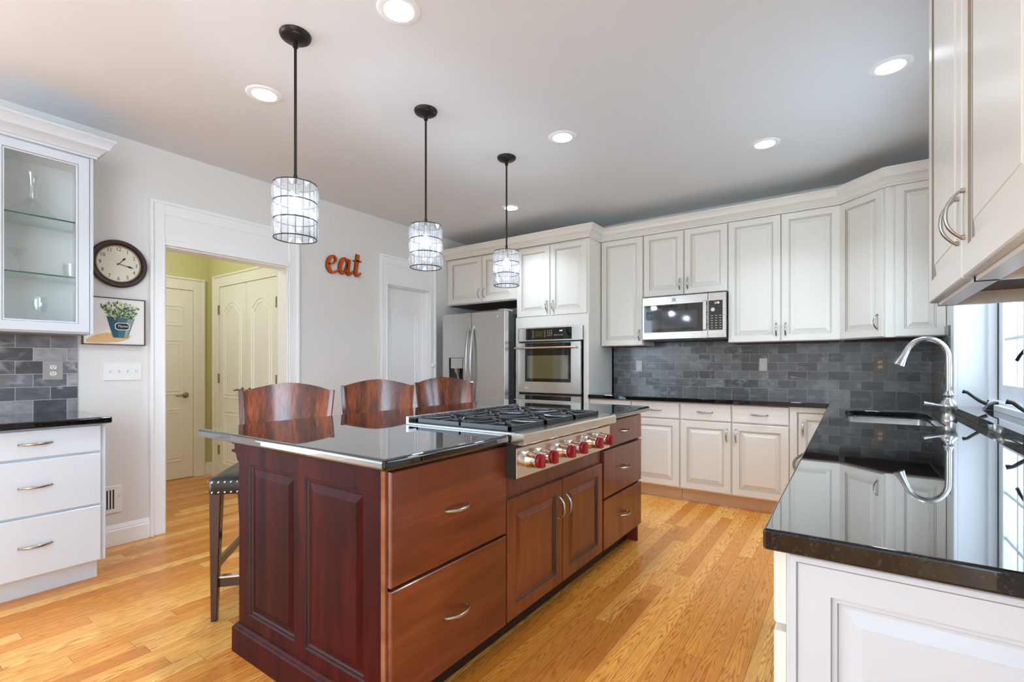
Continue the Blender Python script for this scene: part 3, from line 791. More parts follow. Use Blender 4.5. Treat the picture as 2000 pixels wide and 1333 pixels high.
b = B().tube([(-3.675, fyf + .025, 1.165), (-3.675, fyf + .025, 1.13), (-3.675, fyf + .03, 1.10)], [.04, .035, .022], 14); b.tube([(-3.675, fyf + .03, 1.10), (-3.67, fyf + .045, 1.02), (-3.66, fyf + .05, .95)], .014, 10)
obj('spout', b, M['chrome'], dsp, smooth=50)
for par, ax, nm in ((dl, sp - .028, 0), (dr, sp + .034, 1)):
    pts = [(ax, fyf - .012 - .05 * (1 - ((k - 8) / 8) ** 2), .80 + .82 * k / 16) for k in range(17)]
    b = B().tube(pts, .017, 10, 0, (.7, 1.0), up=(0, -1, 0))
    for z in (.80, 1.62): b.box(ax - .012, ax + .012, fyf - .02, fyf, z - .02, z + .02)
    obj('handle', b, M['chrome'], par, smooth=50)
pts = [(-3.75 + .64 * k / 12, fyf - .012 - .04 * (1 - ((k - 6) / 6) ** 2), .62) for k in range(13)]
obj('handle', B().tube(pts, .015, 10), M['chrome'], fz, smooth=50)
obj('badge', B().lathe([(.0, -.002), (.014, -.002), (.016, 0)], (-3.085, fyf, 1.725), 20, 'y'), M['brightchrome'], dr)
obj('hinge_cover', B().box(fx1 - .10, fx1 - .004, fyf + .02, fyf + .16, 1.785, 1.805), M['plate'], t, bevel=(.004, 2))

# ------------------------------------------------------------------ double wall oven
t = thing('double_oven', 'stainless double wall oven with black glass and round bar handles', 'oven', (-2.55, 4.6, .22))
ox0, ox1, oy = -2.941, -2.169, 4.305
gx0, gx1 = -2.836, -2.287
obj('body', B().box(ox0 + .02, ox1 - .02, oy + .03, 4.88, .225, 1.595), M['black'], t)
o = obj('control_panel', B().box(ox0, ox1, oy, oy + .03, 1.455, 1.595), M['steel_v'], t, bevel=(.003, 2))
cp = obj('control_glass', B().box(gx0, gx1, oy - .003, oy, 1.468, 1.588), M['blackglass'], o)
b = B()
for cx_, cy_ in [(-2.745 + .0, z) for z in (1.50, 1.515, 1.53, 1.545, 1.56)] + [(-2.60, z) for z in (1.50, 1.515, 1.53, 1.545, 1.56)]: b.box(cx_ - .008, cx_ + .008, oy - .0036, oy - .003, cy_ - .002, cy_ + .002)
for i in range(3):
    for j in range(4): b.box(-2.57 + i * .022, -2.558 + i * .022, oy - .0036, oy - .003, 1.505 + j * .017, 1.511 + j * .017)
for i in range(5): b.box(-2.49 + i * .022, -2.476 + i * .022, oy - .0036, oy - .003, 1.508, 1.516)
obj('keypad', b, M['plate'], cp)
obj('display', B().box(-2.72, -2.625, oy - .0034, oy - .003, 1.50, 1.56), plain('dim_olive_display', srgb(58, 54, 22), .2), cp)
obj('clock_digits', text_b('1:14', .02, lambda a, c, k: Vector((-2.41 + a, oy - .0036 - k, 1.555 + c)), .0006), M['display'], cp)
def oven_door(z0, z1):
    d = obj('oven_door', B().box(ox0, ox1 - .012, oy - .018, oy + .03, z0, z1), M['steel_v'], t, bevel=(.004, 2))
    g_ = obj('door_glass', B().box(gx0, gx1, oy - .021, oy - .018, z0 + .115, z1 - .003), M['blackglass'], d)
    obj('window', B().box(gx0 + .03, gx1 - .03, oy - .0225, oy - .021, z0 + .15, z1 - .135), M['ovenglass'], g_)
    b = B().tube([(ox0 + .0, oy - .065, z1 - .055), (ox1 - .05, oy - .065, z1 - .055)], .011, 14)
    for xx in (ox0 + .06, ox1 - .075): b.tube([(xx, oy - .065, z1 - .055), (xx, oy - .018, z1 - .055)], .008, 10)
    obj('handle', b, plain('copper_toned_steel', (.72, .62, .55), .25, 1.0) if 'copper_toned_steel' not in bpy.data.materials else bpy.data.materials['copper_toned_steel'], d, smooth=50)
    return d
du_ = oven_door(.912, 1.437); oven_door(.36, .887)
obj('lower_vent', B().box(ox0, ox1 - .012, oy - .01, oy + .03, .23, .35), M['steel_v'], t)
b = B().box(-2.842, -2.80, oy - .0195, oy - .018, .952, .972)
for q in (-2.833, -2.821, -2.809): b.lathe([(.0035, -.0205), (.005, -.0195)], (q, oy, .962), 12, 'y')
obj('badge', b, M['brightchrome'], du_)

# ------------------------------------------------------------------ microwave
t = thing('microwave', 'stainless over-the-range microwave with black window and keypad', 'microwave', (-1.26, 4.74, 1.44))
mx0, mx1, my, mz0, mz1 = -1.640, -.888, 4.53, 1.445, 1.848
obj('body', B().box(mx0 + .006, mx1, my + .03, YB - .014, mz0 - .012, mz1 + .008), M['black'], t)
o = obj('door', B().box(mx0, -1.040, my, my + .03, mz0, mz1), M['steel'], t, bevel=(.004, 2))
gl = obj('door_glass', B().box(mx0 + .018, -1.078, my - .003, my, mz0 + .065, mz1 - .078), M['blackglass'], o)
obj('window', B().box(mx0 + .10, -1.13, my - .004, my - .003, mz0 + .10, mz1 - .14), plain('grey_microwave_mesh', (.035, .037, .042), .06, 0, .6), gl)
obj('handle', B().box(-1.076, -1.046, my - .034, my - .012, mz0 + .07, mz1 - .065).box(-1.07, -1.052, my - .014, my, mz0 + .08, mz0 + .11).box(-1.07, -1.052, my - .014, my, mz1 - .11, mz1 - .08), M['chrome'], o, bevel=(.006, 3))
obj('badge', B().lathe([(0, -.001), (.014, -.001), (.017, -.003), (.019, 0)], (-1.34, my, mz1 - .04), 24, 'y'), M['plate'], o)
o = obj('control_panel', B().box(-1.038, mx1, my, my + .03, mz0, mz1), M['steel'], t, bevel=(.004, 2))
k = obj('keypad', B().box(-1.03, -.915, my - .003, my, mz0 + .07, mz1 - .07), M['blackglass'], o)
obj('clock_digits', text_b('1:16', .024, lambda a, c, q: Vector((-.962 + a, my - .0036 - q, mz1 - .093 + c)), .0006), M['display'], k)
b = B()
for i in range(3):
    for j in range(6): b.box(-1.012 + i * .035, -.994 + i * .035, my - .0036, my - .003, mz0 + .085 + j * .022, mz0 + .090 + j * .022)
obj('buttons', b, M['plate'], k)
obj('dial', B().lathe([(.012, -.008), (.017, -.008), (.019, 0)], (-.994, my - .003, mz1 - .152), 24, 'y').lathe([(0, -.006), (.0125, -.006)], (-.994, my - .003, mz1 - .152), 24, 'y'), M['chrome'], k, smooth=40)

# ------------------------------------------------------------------ island
XI = -1.165       # drawer and door fronts
Ml = [M['cherry_y'], M['cherry_dark']]; Mv = [M['cherry_v'], M['cherry_dark']]; Me_ = [M['cherry_end'], M['cherry_dark']]
def ifront(kind, t, y0, y1, z0, z1, handle, mats):
    return front(kind, t, (XI, y0, z0), (0, 1, 0), (1, 0, 0), y1 - y0, z1 - z0, mats, handle, .06)
t = thing('island_drawer_cabinet', 'cherry island cabinet nearest the camera with two deep drawers and panelled end', 'island cabinet', (-1.64, 1.31, 0))
obj('carcass', B().box(-2.10, XI - .021, 1.012, 1.622, .115, .876), M['cherry_dark'], t)
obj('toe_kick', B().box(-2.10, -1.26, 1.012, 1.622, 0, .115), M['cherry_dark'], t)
# panelled end: frame with two raised panels, one mesh
pe = B(); Y0 = 1.0
def endpanel(x0, x1, z0, z1):
    return [[(x0 + i, Y0 + d_, z0 + i), (x1 - i, Y0 + d_, z0 + i), (x1 - i, Y0 + d_, z1 - i), (x0 + i, Y0 + d_, z1 - i)] for i, d_ in ((0, 0), (.004, .006), (.012, .006), (.016, .011), (.022, .011), (.048, .004), (.06, .004))]
xs = (-2.106, -2.025, -1.689, -1.626, -1.284, -1.206)
for a, c in ((0, 1), (2, 3), (4, 5)): pe.box(xs[a], xs[c], Y0, Y0 + .02, .02, .872)
for a, c in ((1, 2), (3, 4)):
    pe.box(xs[a], xs[c], Y0, Y0 + .02, .02, .170); pe.box(xs[a], xs[c], Y0, Y0 + .02, .793, .872)
    pe.rings(endpanel(xs[a], xs[c], .170, .793), False, True, 0, [1, 0, 1, 0, 0, 0])
obj('end_panel', pe, Me_, t)
obj('corner_edge', B().box(-1.206, XI - .021, Y0 + .001, Y0 + .02, .02, .872), M['edge'], t)
b = B()
prof = [(0, 0), (.02, 0), (.02, .100), (.016, .106), (.012, .110), (.006, .118), (0, .122)]
rings = []
for px, py, ox, oy_ in ((-1.19, Y0, 0, -1), (-2.106, Y0, -1, -1), (-2.106, 1.62, -1, 0)):
    rings.append([Vector((px + ox * o_, py + oy_ * o_, u_)) for o_, u_ in prof])
b.rings(rings)
obj('base_moulding', b, M['cherry_end'], t)
obj('back_panel', B().box(-2.106, -2.09, Y0 + .02, 1.622, .02, .872), M['cherry_end'], t)
ifront('drawer', t, 1.008, 1.621, .503, .866, ('C', .5), Ml); ifront('drawer', t, 1.008, 1.621, .122, .492, ('C', .5), Ml)
def corbel(y, t):
    pr = [(-2.106, .872), (-2.215, .872), (-2.215, .858), (-2.19, .858), (-2.19, .835), (-2.215, .832), (-2.215, .824), (-2.178, .820), (-2.168, .795), (-2.14, .775), (-2.128, .74), (-2.118, .715), (-2.106, .70)]
    obj('corbel', B().prism([(a, y, c) for a, c in pr], (0, .06, 0)), M['cherry_end'], t)
corbel(1.02, t)
t2 = thing('island_cooktop_cabinet', 'cherry island cabinet with paired doors under the cooktop', 'island cabinet', (-1.64, 2.1, 0))
obj('carcass', B().box(-2.106, XI - .021, 1.624, 2.583, .115, .728), M['cherry_v'], t2)
obj('toe_kick', B().box(-2.10, -1.26, 1.624, 2.583, 0, .115), M['cherry_dark'], t2)
ifront('door', t2, 1.630, 2.094, .125, .635, ('R', .375), Mv); ifront('door', t2, 2.102, 2.566, .125, .635, ('L', .375), Mv)
t3 = thing('island_drawer_cabinet', 'cherry island cabinet at the far end with three drawers', 'island cabinet', (-1.64, 2.9, 0))
obj('carcass', B().box(-2.106, XI - .021, 2.585, 3.178, .115, .876), M['cherry_dark'], t3)
obj('toe_kick', B().box(-2.10, -1.26, 2.585, 3.178, 0, .115), M['cherry_dark'], t3)
obj('side_panel', B().box(-2.106, XI - .022, 3.178, 3.196, 0, .876), M['cherry_v'], t3)
for z0, z1 in ((.712, .868), (.424, .698), (.122, .410)): ifront('drawer', t3, 2.59, 3.196, z0, z1, ('C', .5), Mv)
corbel(3.10, t3)
# granite top with the cooktop notch
b = tri_poly([(-2.42, .965), (-1.146, .965), (-1.146, 1.616), (-1.752, 1.616), (-1.752, 2.562), (-1.146, 2.562), (-1.146, 3.32), (-2.42, 3.32)], [], lambda a, c: (a, c, .876), (0, 0, .038))
tag(obj('island_countertop', b, M['granite'], keep=True, bevel=(.013, 4)), 'polished black granite island top overhanging the stools', 'countertop')

# ------------------------------------------------------------------ cooktop
t = thing('cooktop', 'stainless six-burner gas cooktop with red knobs set in the island', 'cooktop', (-1.43, 2.09, .73))
cy0, cy1 = 1.620, 2.558
obj('body', B().box(-1.748, -1.15, cy0 + .004, cy1 - .004, .735, .900), M['black'], t)
tr = B(); tr.box(-1.748, -1.10, cy0, cy1, .9, .920)
obj('top_deck', tr, M['steel'], t, bevel=(.002, 1))
bn = B().rings([[Vector((px, yy, pz)) for px, pz in ((-1.16, .874), (-1.083, .874), (-1.078, .879), (-1.078, .914), (-1.083, .9205), (-1.16, .9208))] for yy in (cy0 - .001, cy1 + .001)])
obj('bullnose', bn, M['steel_y'], t)
for q0, q1 in ((cy0 - .006, cy0 + .001), (cy1 - .001, cy1 + .006)): obj('side_trim', B().box(-1.748, -1.12, q0, q1, .9145, .922), M['plate'], t)
b = B().box(-1.762, -1.744, cy0 - .004, cy1 + .004, .9145, .952)
obj('rear_trim', b, M['steel'], t, bevel=(.002, 2))
pan = obj('control_panel', B().box(-1.16, -1.11, cy0 - .006, cy1 - .012, .735, .860), M['steel_y'], t, bevel=(.002, 1))
obj('dark_side_sheet', B().box(-1.162, -1.1115, cy0 - .0075, cy0 - .0045, .735, .874), plain('dark_reflection_steel', (.05, .045, .042), .35, .5), t)  # added thin sheet: dark steel with its dark reflection put into colour
obj('shadow_gap_strip', B().box(-1.16, -1.118, cy0, cy1 - .01, .860, .875), M['cherry_dark'], t)  # dark strip puts the shadow under the bullnose into colour
for kz in (1.712, 1.822, 1.985, 2.110, 2.290, 2.420):
    c = (-1.11, kz, .800)
    kn = obj('knob', B().lathe([(.0, .060), (.024, .060), (.0285, .056), (.0295, .050), (.0295, .044)], c, 28, 'x').rings([[(-1.11 + d_, kz + a_ * w_, .800 + c_ * h_) for a_, c_ in ((-1, -1), (-1, 1), (1, 1), (1, -1))] for d_, w_, h_ in ((.052, .010, .0285), (.070, .0085, .027), (.076, .006, .022))]), M['red'], pan, smooth=40)
    obj('bezel', B().lathe([(.0285, .044), (.031, .042), (.031, .012), (.036, .006), (.036, 0)], c, 28, 'x'), M['brightchrome'], kn, smooth=40)
GZ = .942
gy = [1.645 + .2885 * i for i in range(4)]
for i in range(3):
    a0, a1 = gy[i] + .001, gy[i + 1] - .001; x0, x1 = -1.722, -1.165
    g_ = B(); hh = .016; w = .012
    g_.box(x0, x0 + w, a0, a1, GZ - .02, GZ); g_.box(x1 - w, x1, a0, a1, GZ - .02, GZ)
    g_.box(x0, x1, a0, a0 + w, GZ - .02, GZ); g_.box(x0, x1, a1 - w, a1, GZ - .02, GZ)
    xm = (x0 + x1) / 2; ym = (a0 + a1) / 2
    g_.box(xm - w / 2, xm + w / 2, a0, a1, GZ - .016, GZ)
    for bx in ((x0 + xm) / 2, (x1 + xm) / 2):
        hx_, hy_ = (x1 - x0) / 4, (a1 - a0) / 2
        for sx in (-1, 1):
            for sy in (-1, 1):
                # curved fingers from the cell corner region to the hub
                P0 = Vector((bx + sx * (hx_ - .004), ym + sy * (hy_ - .05), GZ - .0065)); P1 = Vector((bx + sx * .075, ym + sy * .045, GZ - .004)); P2 = Vector((bx + sx * .034, ym + sy * .022, GZ + .001)); P3 = Vector((bx + sx * .022, ym + sy * .014, GZ - .018))
                g_.tube([P0, P0.lerp(P1, .5) + Vector((0, sy * .008, 0)), P1, P2, P3], [.007, .007, .007, .0075, .006], 6)
            g_.tube([(bx, ym + sx * (hy_ - .004), GZ - .006), (bx, ym + sx * .05, GZ - .006), (bx, ym + sx * .03, GZ - .014)], .006, 6)
    for px in (x0 + .01, x1 - .01):
        for py in (a0 + .01, a1 - .01): g_.box(px - .008, px + .008, py - .008, py + .008, .919, GZ - .018)
    obj('grate', g_, M['iron'], t, smooth=40)
    for bx in ((x0 + xm) / 2, (x1 + xm) / 2):
        bb = obj('burner', B().lathe([(.062, .9205), (.06, .924), (.045, .926), (.045, .930), (0, .930)], (bx, ym, 0), 24), M['iron'], t, smooth=40)
        obj('burner_cap', B().lathe([(.028, .930), (.030, .933), (.026, .936), (0, .937)], (bx, ym, 0), 20), M['black'], bb, smooth=40)
obj('burner_tray', B().box(-1.73, -1.16, cy0 + .02, cy1 - .05, .9195, .9212), M['black'], t)

# ------------------------------------------------------------------ bar stools
def make_stool(label, loc, rz):
    t = thing('bar_stool', label, 'bar stool', loc, rz, 'bar stools along the island')
    # local: +x front, back at -x
    sw, sd = .47, .44; zs = .655
    def leg(sx, sy):
        # tapered, slightly splayed
        top = Vector((sx * (sd / 2 - .028), sy * (sw / 2 - .028), .60)); bot = Vector((sx * (sd / 2 - .012) - (.05 if sx < 0 else -.0), sy * (sw / 2 - .024), 0))
        rings = []
        for k in range(8):
            q = k / 7; p = bot.lerp(top, q); h = .013 + .012 * q
            rings.append([p + Vector((a * h, c * h, 0)) for a, c in ((-1, -1), (1, -1), (1, 1), (-1, 1))])
        return obj('leg', B().rings(rings), M['darkwood'], t, local=True, bevel=(.003, 1))
    for sx in (1, -1):
        for sy in (1, -1): leg(sx, sy)
    # seat: upholstered box with domed top
    b = B(); rings = []
    for z, ins in ((.595, .0), (.60, -.004), (.655, -.004), (.668, .004), (.676, .03), (.682, .09), (.684, .16)):
        rings.append([Vector((p.x, p.y, z)) for p in rr_(-sd / 2 + ins, sd / 2 - ins, -sw / 2 + ins, sw / 2 - ins, max(.012, .03 - ins * .1), 0, 4)])
    b.rings(rings)
    seat = obj('seat', b, M['leather'], t, local=True, smooth=50)
    nb = B()
    def nail(p, n):
        n = Vector(n); nb.tube([Vector(p), Vector(p) + n * .003, Vector(p) + n * .005], [.006, .005, .001], 6)
    for z in (.606, .653):
        for k in range(17):
            yy = -sw / 2 + .02 + (sw - .04) * k / 16; nail((sd / 2 + .003, yy, z), (1, 0, 0))
            xx = -sd / 2 + .02 + (sd - .04) * k / 16; nail((xx, -sw / 2 - .003, z), (0, -1, 0)); nail((xx, sw / 2 + .003, z), (0, 1, 0))
    nt = obj('nailhead_trim', nb, M['nail'], seat, local=True); nt['kind'] = 'stuff'
    # stretchers
    obj('stretcher', B().box(sd / 2 - .042, sd / 2 - .016, -sw / 2 + .03, sw / 2 - .03, .155, .20), M['darkwood'], t, local=True)
    obj('footrest_plate', B().box(sd / 2 - .044, sd / 2 - .012, -sw / 2 + .035, sw / 2 - .035, .198, .206), M['nail'], t, local=True)
    for sy in (1, -1): obj('stretcher', B().box(-sd / 2 + .0, sd / 2 - .03, sy * (sw / 2 - .028) - .009, sy * (sw / 2 - .028) + .009, .24, .275), M['darkwood'], t, local=True)
    obj('stretcher', B().box(-sd / 2 - .012, -sd / 2 + .008, -sw / 2 + .03, sw / 2 - .03, .24, .275), M['darkwood'], t, local=True)
    # back: curved veneered panel with arched top, framed by two stiles
    nY, nZ = 25, 9
    def bx(v, q): # concave curve and backward lean
        return -sd / 2 + .005 - .075 * q - .055 * (1 - v * v)
    def half(q): return .222 + .034 * q
    def ztop(v): return 1.052 + .045 * (1 - abs(v) ** 1.7)
    b = B(); fr = []; bk = []
    for j in range(nZ):
        q = j / (nZ - 1); rowf = []; rowb = []
        for i in range(nY):
            v = -1 + 2 * i / (nY - 1); z = .64 + (ztop(v) - .64) * q
            p = Vector((bx(v, q), v * (half(q) - .022), z)); rowf.append(p); rowb.append(p + Vector((-.018, 0, 0)))
        fr.append(rowf); bk.append(rowb)
    rings = [f_ + g_[::-1] for f_, g_ in zip(fr, bk)]
    b.rings(rings)
    obj('backrest', b, M['rosewood'], t, local=True, smooth=50)
    for sy in (1, -1):
        rings = []
        for j in range(10):
            q = j / 9; z = .58 + (1.055 - .58) * q; qq = max(0, (z - .64) / .412)
            cx_ = bx(1, qq) - .006; cy_ = sy * (half(qq) - .012)
            rings.append([Vector((cx_ + a, cy_ + c, z)) for a, c in ((-.016, -.013), (.016, -.013), (.016, .013), (-.016, .013))])
        obj('stile', B().rings(rings), M['rosewood'], t, local=True, bevel=(.003, 1))
    return t
def stool_at(label, bc, deg):
    a = R(deg); off = Vector((.22 + .06, 0, 0)); off.rotate(Matrix.Rotation(a, 3, 'Z'))
    return (label, (bc[0] + off.x, bc[1] + off.y, 0), a)
s1 = make_stool(*stool_at('bar stool nearest the camera, its black nailhead seat showing past the island', (-2.66, 1.53), -42))
for lb, bc, dg in (('middle bar stool, its rosewood back with two bright highlights', (-2.80, 2.30), -40), ('bar stool farthest along the island, its back before the refrigerator', (-2.86, 3.07), -33)):
    l, p, a = stool_at(lb, bc, dg); c = copy_tree(s1); c.location = p; c.rotation_euler = (0, 0, a); c['label'] = lb

# ------------------------------------------------------------------ pendants
def make_pendant(label, x, y):
    t = thing('pendant_lamp', label, 'pendant lamp', (x, y, ZC), 0, 'crystal pendants over the island')
    obj('canopy', B().lathe([(0, 0), (.068, 0), (.070, -.006), (.066, -.016), (.058, -.022), (.05, -.024), (.030, -.030), (.012, -.034), (.012, -.06), (.0, -.06)], (0, 0, 0), 36), M['bronze'], t, local=True, smooth=40)
    obj('rod', B().tube([(0, 0, -.05), (0, 0, -.66)], .0065, 12).tube([(0, 0, -.655), (0, 0, -.72)], .009, 12), M['bronze'], t, local=True, smooth=40)
    fr = B(); r = .093; ZS = [-.70, -.7835, -.867, -.9505]
    for z in ZS:
        fr.rings([[Vector(((r + .0028 * math.cos(2 * PI * q / 6)) * math.cos(2 * PI * k / 48), (r + .0028 * math.cos(2 * PI * q / 6)) * math.sin(2 * PI * k / 48), z + .0028 * math.sin(2 * PI * q / 6))) for q in range(6)] for k in list(range(48)) + [0]], False, False)
    for k in range(3):
        a = 2 * PI * k / 3 + .3; fr.tube([(0, 0, -.70), (r * math.cos(a), r * math.sin(a), -.70)], .002, 6)
    N = 18
    for k in range(N):
        a = 2 * PI * (k + .5) / N; fr.tube([(r * math.cos(a), r * math.sin(a), ZS[0]), (r * math.cos(a), r * math.sin(a), ZS[3])], .0011, 5)
    f_ = obj('shade_frame', fr, M['bronze'], t, local=True, smooth=60)
    # crystals
    w = 2 * PI * r / N * .485; h = .0395
    v = [(0, -w, -h), (0, w, -h), (0, w, h), (0, -w, h), (.0085, 0, h * .35), (.0085, 0, -h * .35), (-.008, 0, h * .35), (-.008, 0, -h * .35)]
    fcs = [(0, 1, 5), (1, 2, 4, 5), (2, 3, 4), (3, 0, 5, 4), (1, 0, 7), (2, 1, 7, 6), (3, 2, 6), (0, 3, 6, 7)]
    me = None
    for tier in range(3):
        for k in range(N):
            a = 2 * PI * k / N
            if me is None:
                o = obj('crystal', B().add(v, fcs), M['crystal'], t, local=True); me = o.data
            else:
                o = bpy.data.objects.new('crystal', me); COL.objects.link(o); o.parent = t
            o.location = (r * math.cos(a), r * math.sin(a), (ZS[tier] + ZS[tier + 1]) / 2); o.rotation_euler = (0, 0, a)
    obj('socket', B().lathe([(0, -.70), (.016, -.70), (.018, -.715), (.016, -.75), (0, -.75)], (0, 0, 0), 16), M['chrome'], t, local=True, smooth=40)
    obj('bulb', B().lathe([(0, -.745), (.010, -.75), (.013, -.765), (.022, -.785), (.026, -.80), (.022, -.818), (.012, -.828), (0, -.831)], (0, 0, 0), 20), M['bulb'], t, local=True, smooth=60)
    return t
lamps = [('crystal pendant nearest the camera, hanging before the hallway casing', -2.112, 1.255), ('middle crystal pendant between the eat letters and the oven cabinet', -2.095, 2.080), ('crystal pendant farthest from the camera, before the fridge cabinet', -2.078, 2.892)]
p0 = make_pendant(*lamps[0])
for lb, x, y in lamps[1:]:
    c = copy_tree(p0); c.location = (x, y, ZC); c['label'] = lb
for lb, x, y in lamps:
    li = bpy.data.lights.new('pendant_light', 'POINT'); li.energy = PENDANT_POWER; li.color = (.97, .97, 1); li.shadow_soft_size = .03
    lo = bpy.data.objects.new('pendant_light', li); COL.objects.link(lo); lo.location = (x, y, ZC - .80); lo['kind'] = 'helper'

# ------------------------------------------------------------------ recessed lights
cans = [(-2.722, 1.430, 'recessed light left of the nearest pendant rod'), (-1.598, 1.425, 'recessed light cut by the top edge of the photo'), (.172, 3.145, 'recessed light at upper right before the tall cabinet'),
        (-1.586, 2.852, 'recessed light right of the middle pendant'), (-.482, 3.746, 'recessed light above the back counter, below the upper right one'), (-2.707, 3.842, 'recessed light behind the farthest pendant rod')]
c0 = None
for x, y, lb in cans:
    if c0 is None:
        c0 = thing('recessed_light', lb, 'ceiling light', (x, y, ZC), 0, 'recessed ceiling lights')
        obj('trim_ring', B().lathe([(.062, .0), (.064, -.006), (.088, -.006), (.094, -.002), (.095, 0)], (0, 0, 0), 40), M['trim'], c0, local=True, smooth=50)
        obj('lens', B().lathe([(0, -.0035), (.050, -.0045), (.064, -.003)], (0, 0, 0), 36), M['lens'], c0, local=True, smooth=50)
    else:
        c = copy_tree(c0); c.location = (x, y, ZC); c['label'] = lb
for x, y in [(c[0], c[1]) for c in cans]:
    li = bpy.data.lights.new('can_light', 'AREA'); li.shape = 'DISK'; li.size = .12; li.energy = CAN_POWER; li.color = (.90, .96, 1.0); li.spread = R(115)
    lo = bpy.data.objects.new('can_light', li); COL.objects.link(lo); lo.location = (x, y, ZC - .012); lo['kind'] = 'helper'
li = bpy.data.lights.new('hall_light', 'POINT'); li.energy = HALL_POWER; li.color = (1, .95, .80); li.shadow_soft_size = .12
lo = bpy.data.objects.new('hall_light', li); COL.objects.link(lo); lo.location = (-4.95, 1.35, 2.45); lo['kind'] = 'helper'

# ------------------------------------------------------------------ left wall: cabinets and counter
WM = [M['wcab'], M['wglaze']]
t = thing('base_cabinet', 'white three-drawer base cabinet on the left wall under the dark counter', 'base cabinet', (-3.72, .62, 0))
XLF = -3.42
obj('carcass', B().box(XL + .002, XLF - .021, .335, .906, .11, .876), M['wcab'], t)
obj('toe_kick', B().box(XL + .002, -3.505, .335, .885, 0, .11), M['wcab'], t)
for z0, z1 in ((.724, .866), (.432, .712), (.118, .420)):
    front('drawer', t, (XLF, .352, z0), (0, 1, 0), (1, 0, 0), .530, z1 - z0, WM, ('C', .52))
b = tri_poly([(XL + .001, .33), (-3.385, .33), (-3.385, .925), (XL + .001, .925)], [], lambda a, c: (a, c, .876), (0, 0, .038))
tag(obj('countertop', b, M['granite'], keep=True, bevel=(.011, 4)), 'short black granite counter on the left wall', 'countertop')
t = thing('glass_cabinet', 'white wall cabinet with glass door and glass shelves on the left wall', 'wall cabinet', (-3.85, .62, 1.385))
XU = -3.68; y0, y1 = .36, .914
b = B(); x0, x1 = XL + .001, XU - .021
b.box(x0, x1, y0, y0 + .018, 1.385, 2.43); b.box(x0, x1, y1 - .018, y1, 1.385, 2.43); b.box(x0, x1, y0 + .018, y1 - .018, 1.385, 1.403); b.box(x0, x1, y0 + .018, y1 - .018, 2.41, 2.43); obj('carcass', b, M['wcab'], t)
b = B(); b.box(x0, x0 + .01, y0 + .018, y1 - .018, 1.403, 2.41); b.box(x0 + .01, x1, y0 + .0178, y0 + .0215, 1.403, 2.41); b.box(x0 + .01, x1, y1 - .0215, y1 - .0178, 1.403, 2.41); b.box(x0 + .01, x1, y0 + .0215, y1 - .0215, 1.4028, 1.4035); b.box(x0 + .01, x1, y0 + .0215, y1 - .0215, 2.409, 2.4102)
obj('interior', b, M['inside'], t)
dz0, dz1 = 1.392, 2.422
loops = [(0, .02), (0, .003), (.003, 0), (.050, 0), (.053, .004), (.060, .006)]
o_, w_, h_ = Vector((XU, .485, dz0)), .411, dz1 - dz0
fb = B(); rings = []
for i, d_ in loops + [(.060, .02)]:
    rings.append([o_ + Vector((-d_, i, i)), o_ + Vector((-d_, w_ - i, i)), o_ + Vector((-d_, w_ - i, h_ - i)), o_ + Vector((-d_, i, h_ - i))])
rings.append(rings[0]); fb.rings(rings, False, False, 0, [0, 0, 0, 1, 0, 0, 0])
dg_ = obj('door', fb, WM, t)
obj('glass_pane', B().box(XU - .014, XU - .010, .545, .837, dz0 + .060, dz1 - .060), M['glass'], dg_)
obj('hinge', B().box(XU - .055, XU - .022, .842, .895, 2.255, 2.285), M['chrome'], dg_)
obj('face_frame', B().box(XU - .021, XU - .003, y0, .482, 1.385, 2.43).box(XU - .021, XU - .006, .899, y1, 1.385, 2.43), M['wcab'], t)
for z in (2.030, 1.708):
    s_ = obj('glass_shelf', B().box(XL + .012, XU - .032, y0 + .02, y1 - .02, z, z + .008), M['shelfglass'], t)
    obj('shelf_edge', B().box(XU - .032, XU - .030, y0 + .02, y1 - .02, z, z + .008), M['shelfedge'], s_)
obj('crown', crown_sweep(B(), [(XU + .002, .34, 2.425), (XU + .002, y1 + .002, 2.425), (XL + .002, y1 + .002, 2.425)][::1]), M['wcab'], t, smooth=30)
obj('underside', B().box(x0 + .01, x1 - .01, y0 + .02, y1 - .02, 1.380, 1.3855), M['wglaze'], t)
def glassware(name, label, cat, prof, c, grp=None):
    return tag(obj(name, B().lathe(prof, c, 32), M['ware'], smooth=50, recalc=False), label, cat, grp)
glassware('decanter', 'wide-based glass decanter on the upper glass shelf', 'decanter', [(0, .004), (.05, .003), (.095, .012), (.105, .03), (.09, .055), (.05, .085), (.026, .12), (.020, .17), (.024, .22), (.040, .265), (.038, .265), (.022, .22), (.018, .17), (.024, .12), (.048, .087)], (-3.85, .68, 2.038))
glassware('martini_glass', 'martini glass with a conical bowl on the lower glass shelf', 'glass', [(0, .001), (.036, .002), (.010, .006), (.004, .012), (.004, .085), (.012, .095), (.055, .155), (.054, .155), (.010, .097)], (-3.84, .62, 1.716))
glassware('tumbler', 'cut glass tumbler at the right end of the lower glass shelf', 'glass', [(0, .002), (.034, .002), (.036, .008), (.040, .085), (.038, .085), (.033, .012), (0, .012)], (-3.80, .842, 1.716))
glassware('wine_glass', 'stemmed wine glass standing on the glass cabinet floor', 'glass', [(0, .001), (.034, .002), (.010, .006), (.004, .012), (.004, .07), (.012, .082), (.036, .11), (.042, .145), (.036, .19), (.035, .19), (.041, .145), (.034, .112)], (-3.82, .70, 1.404))

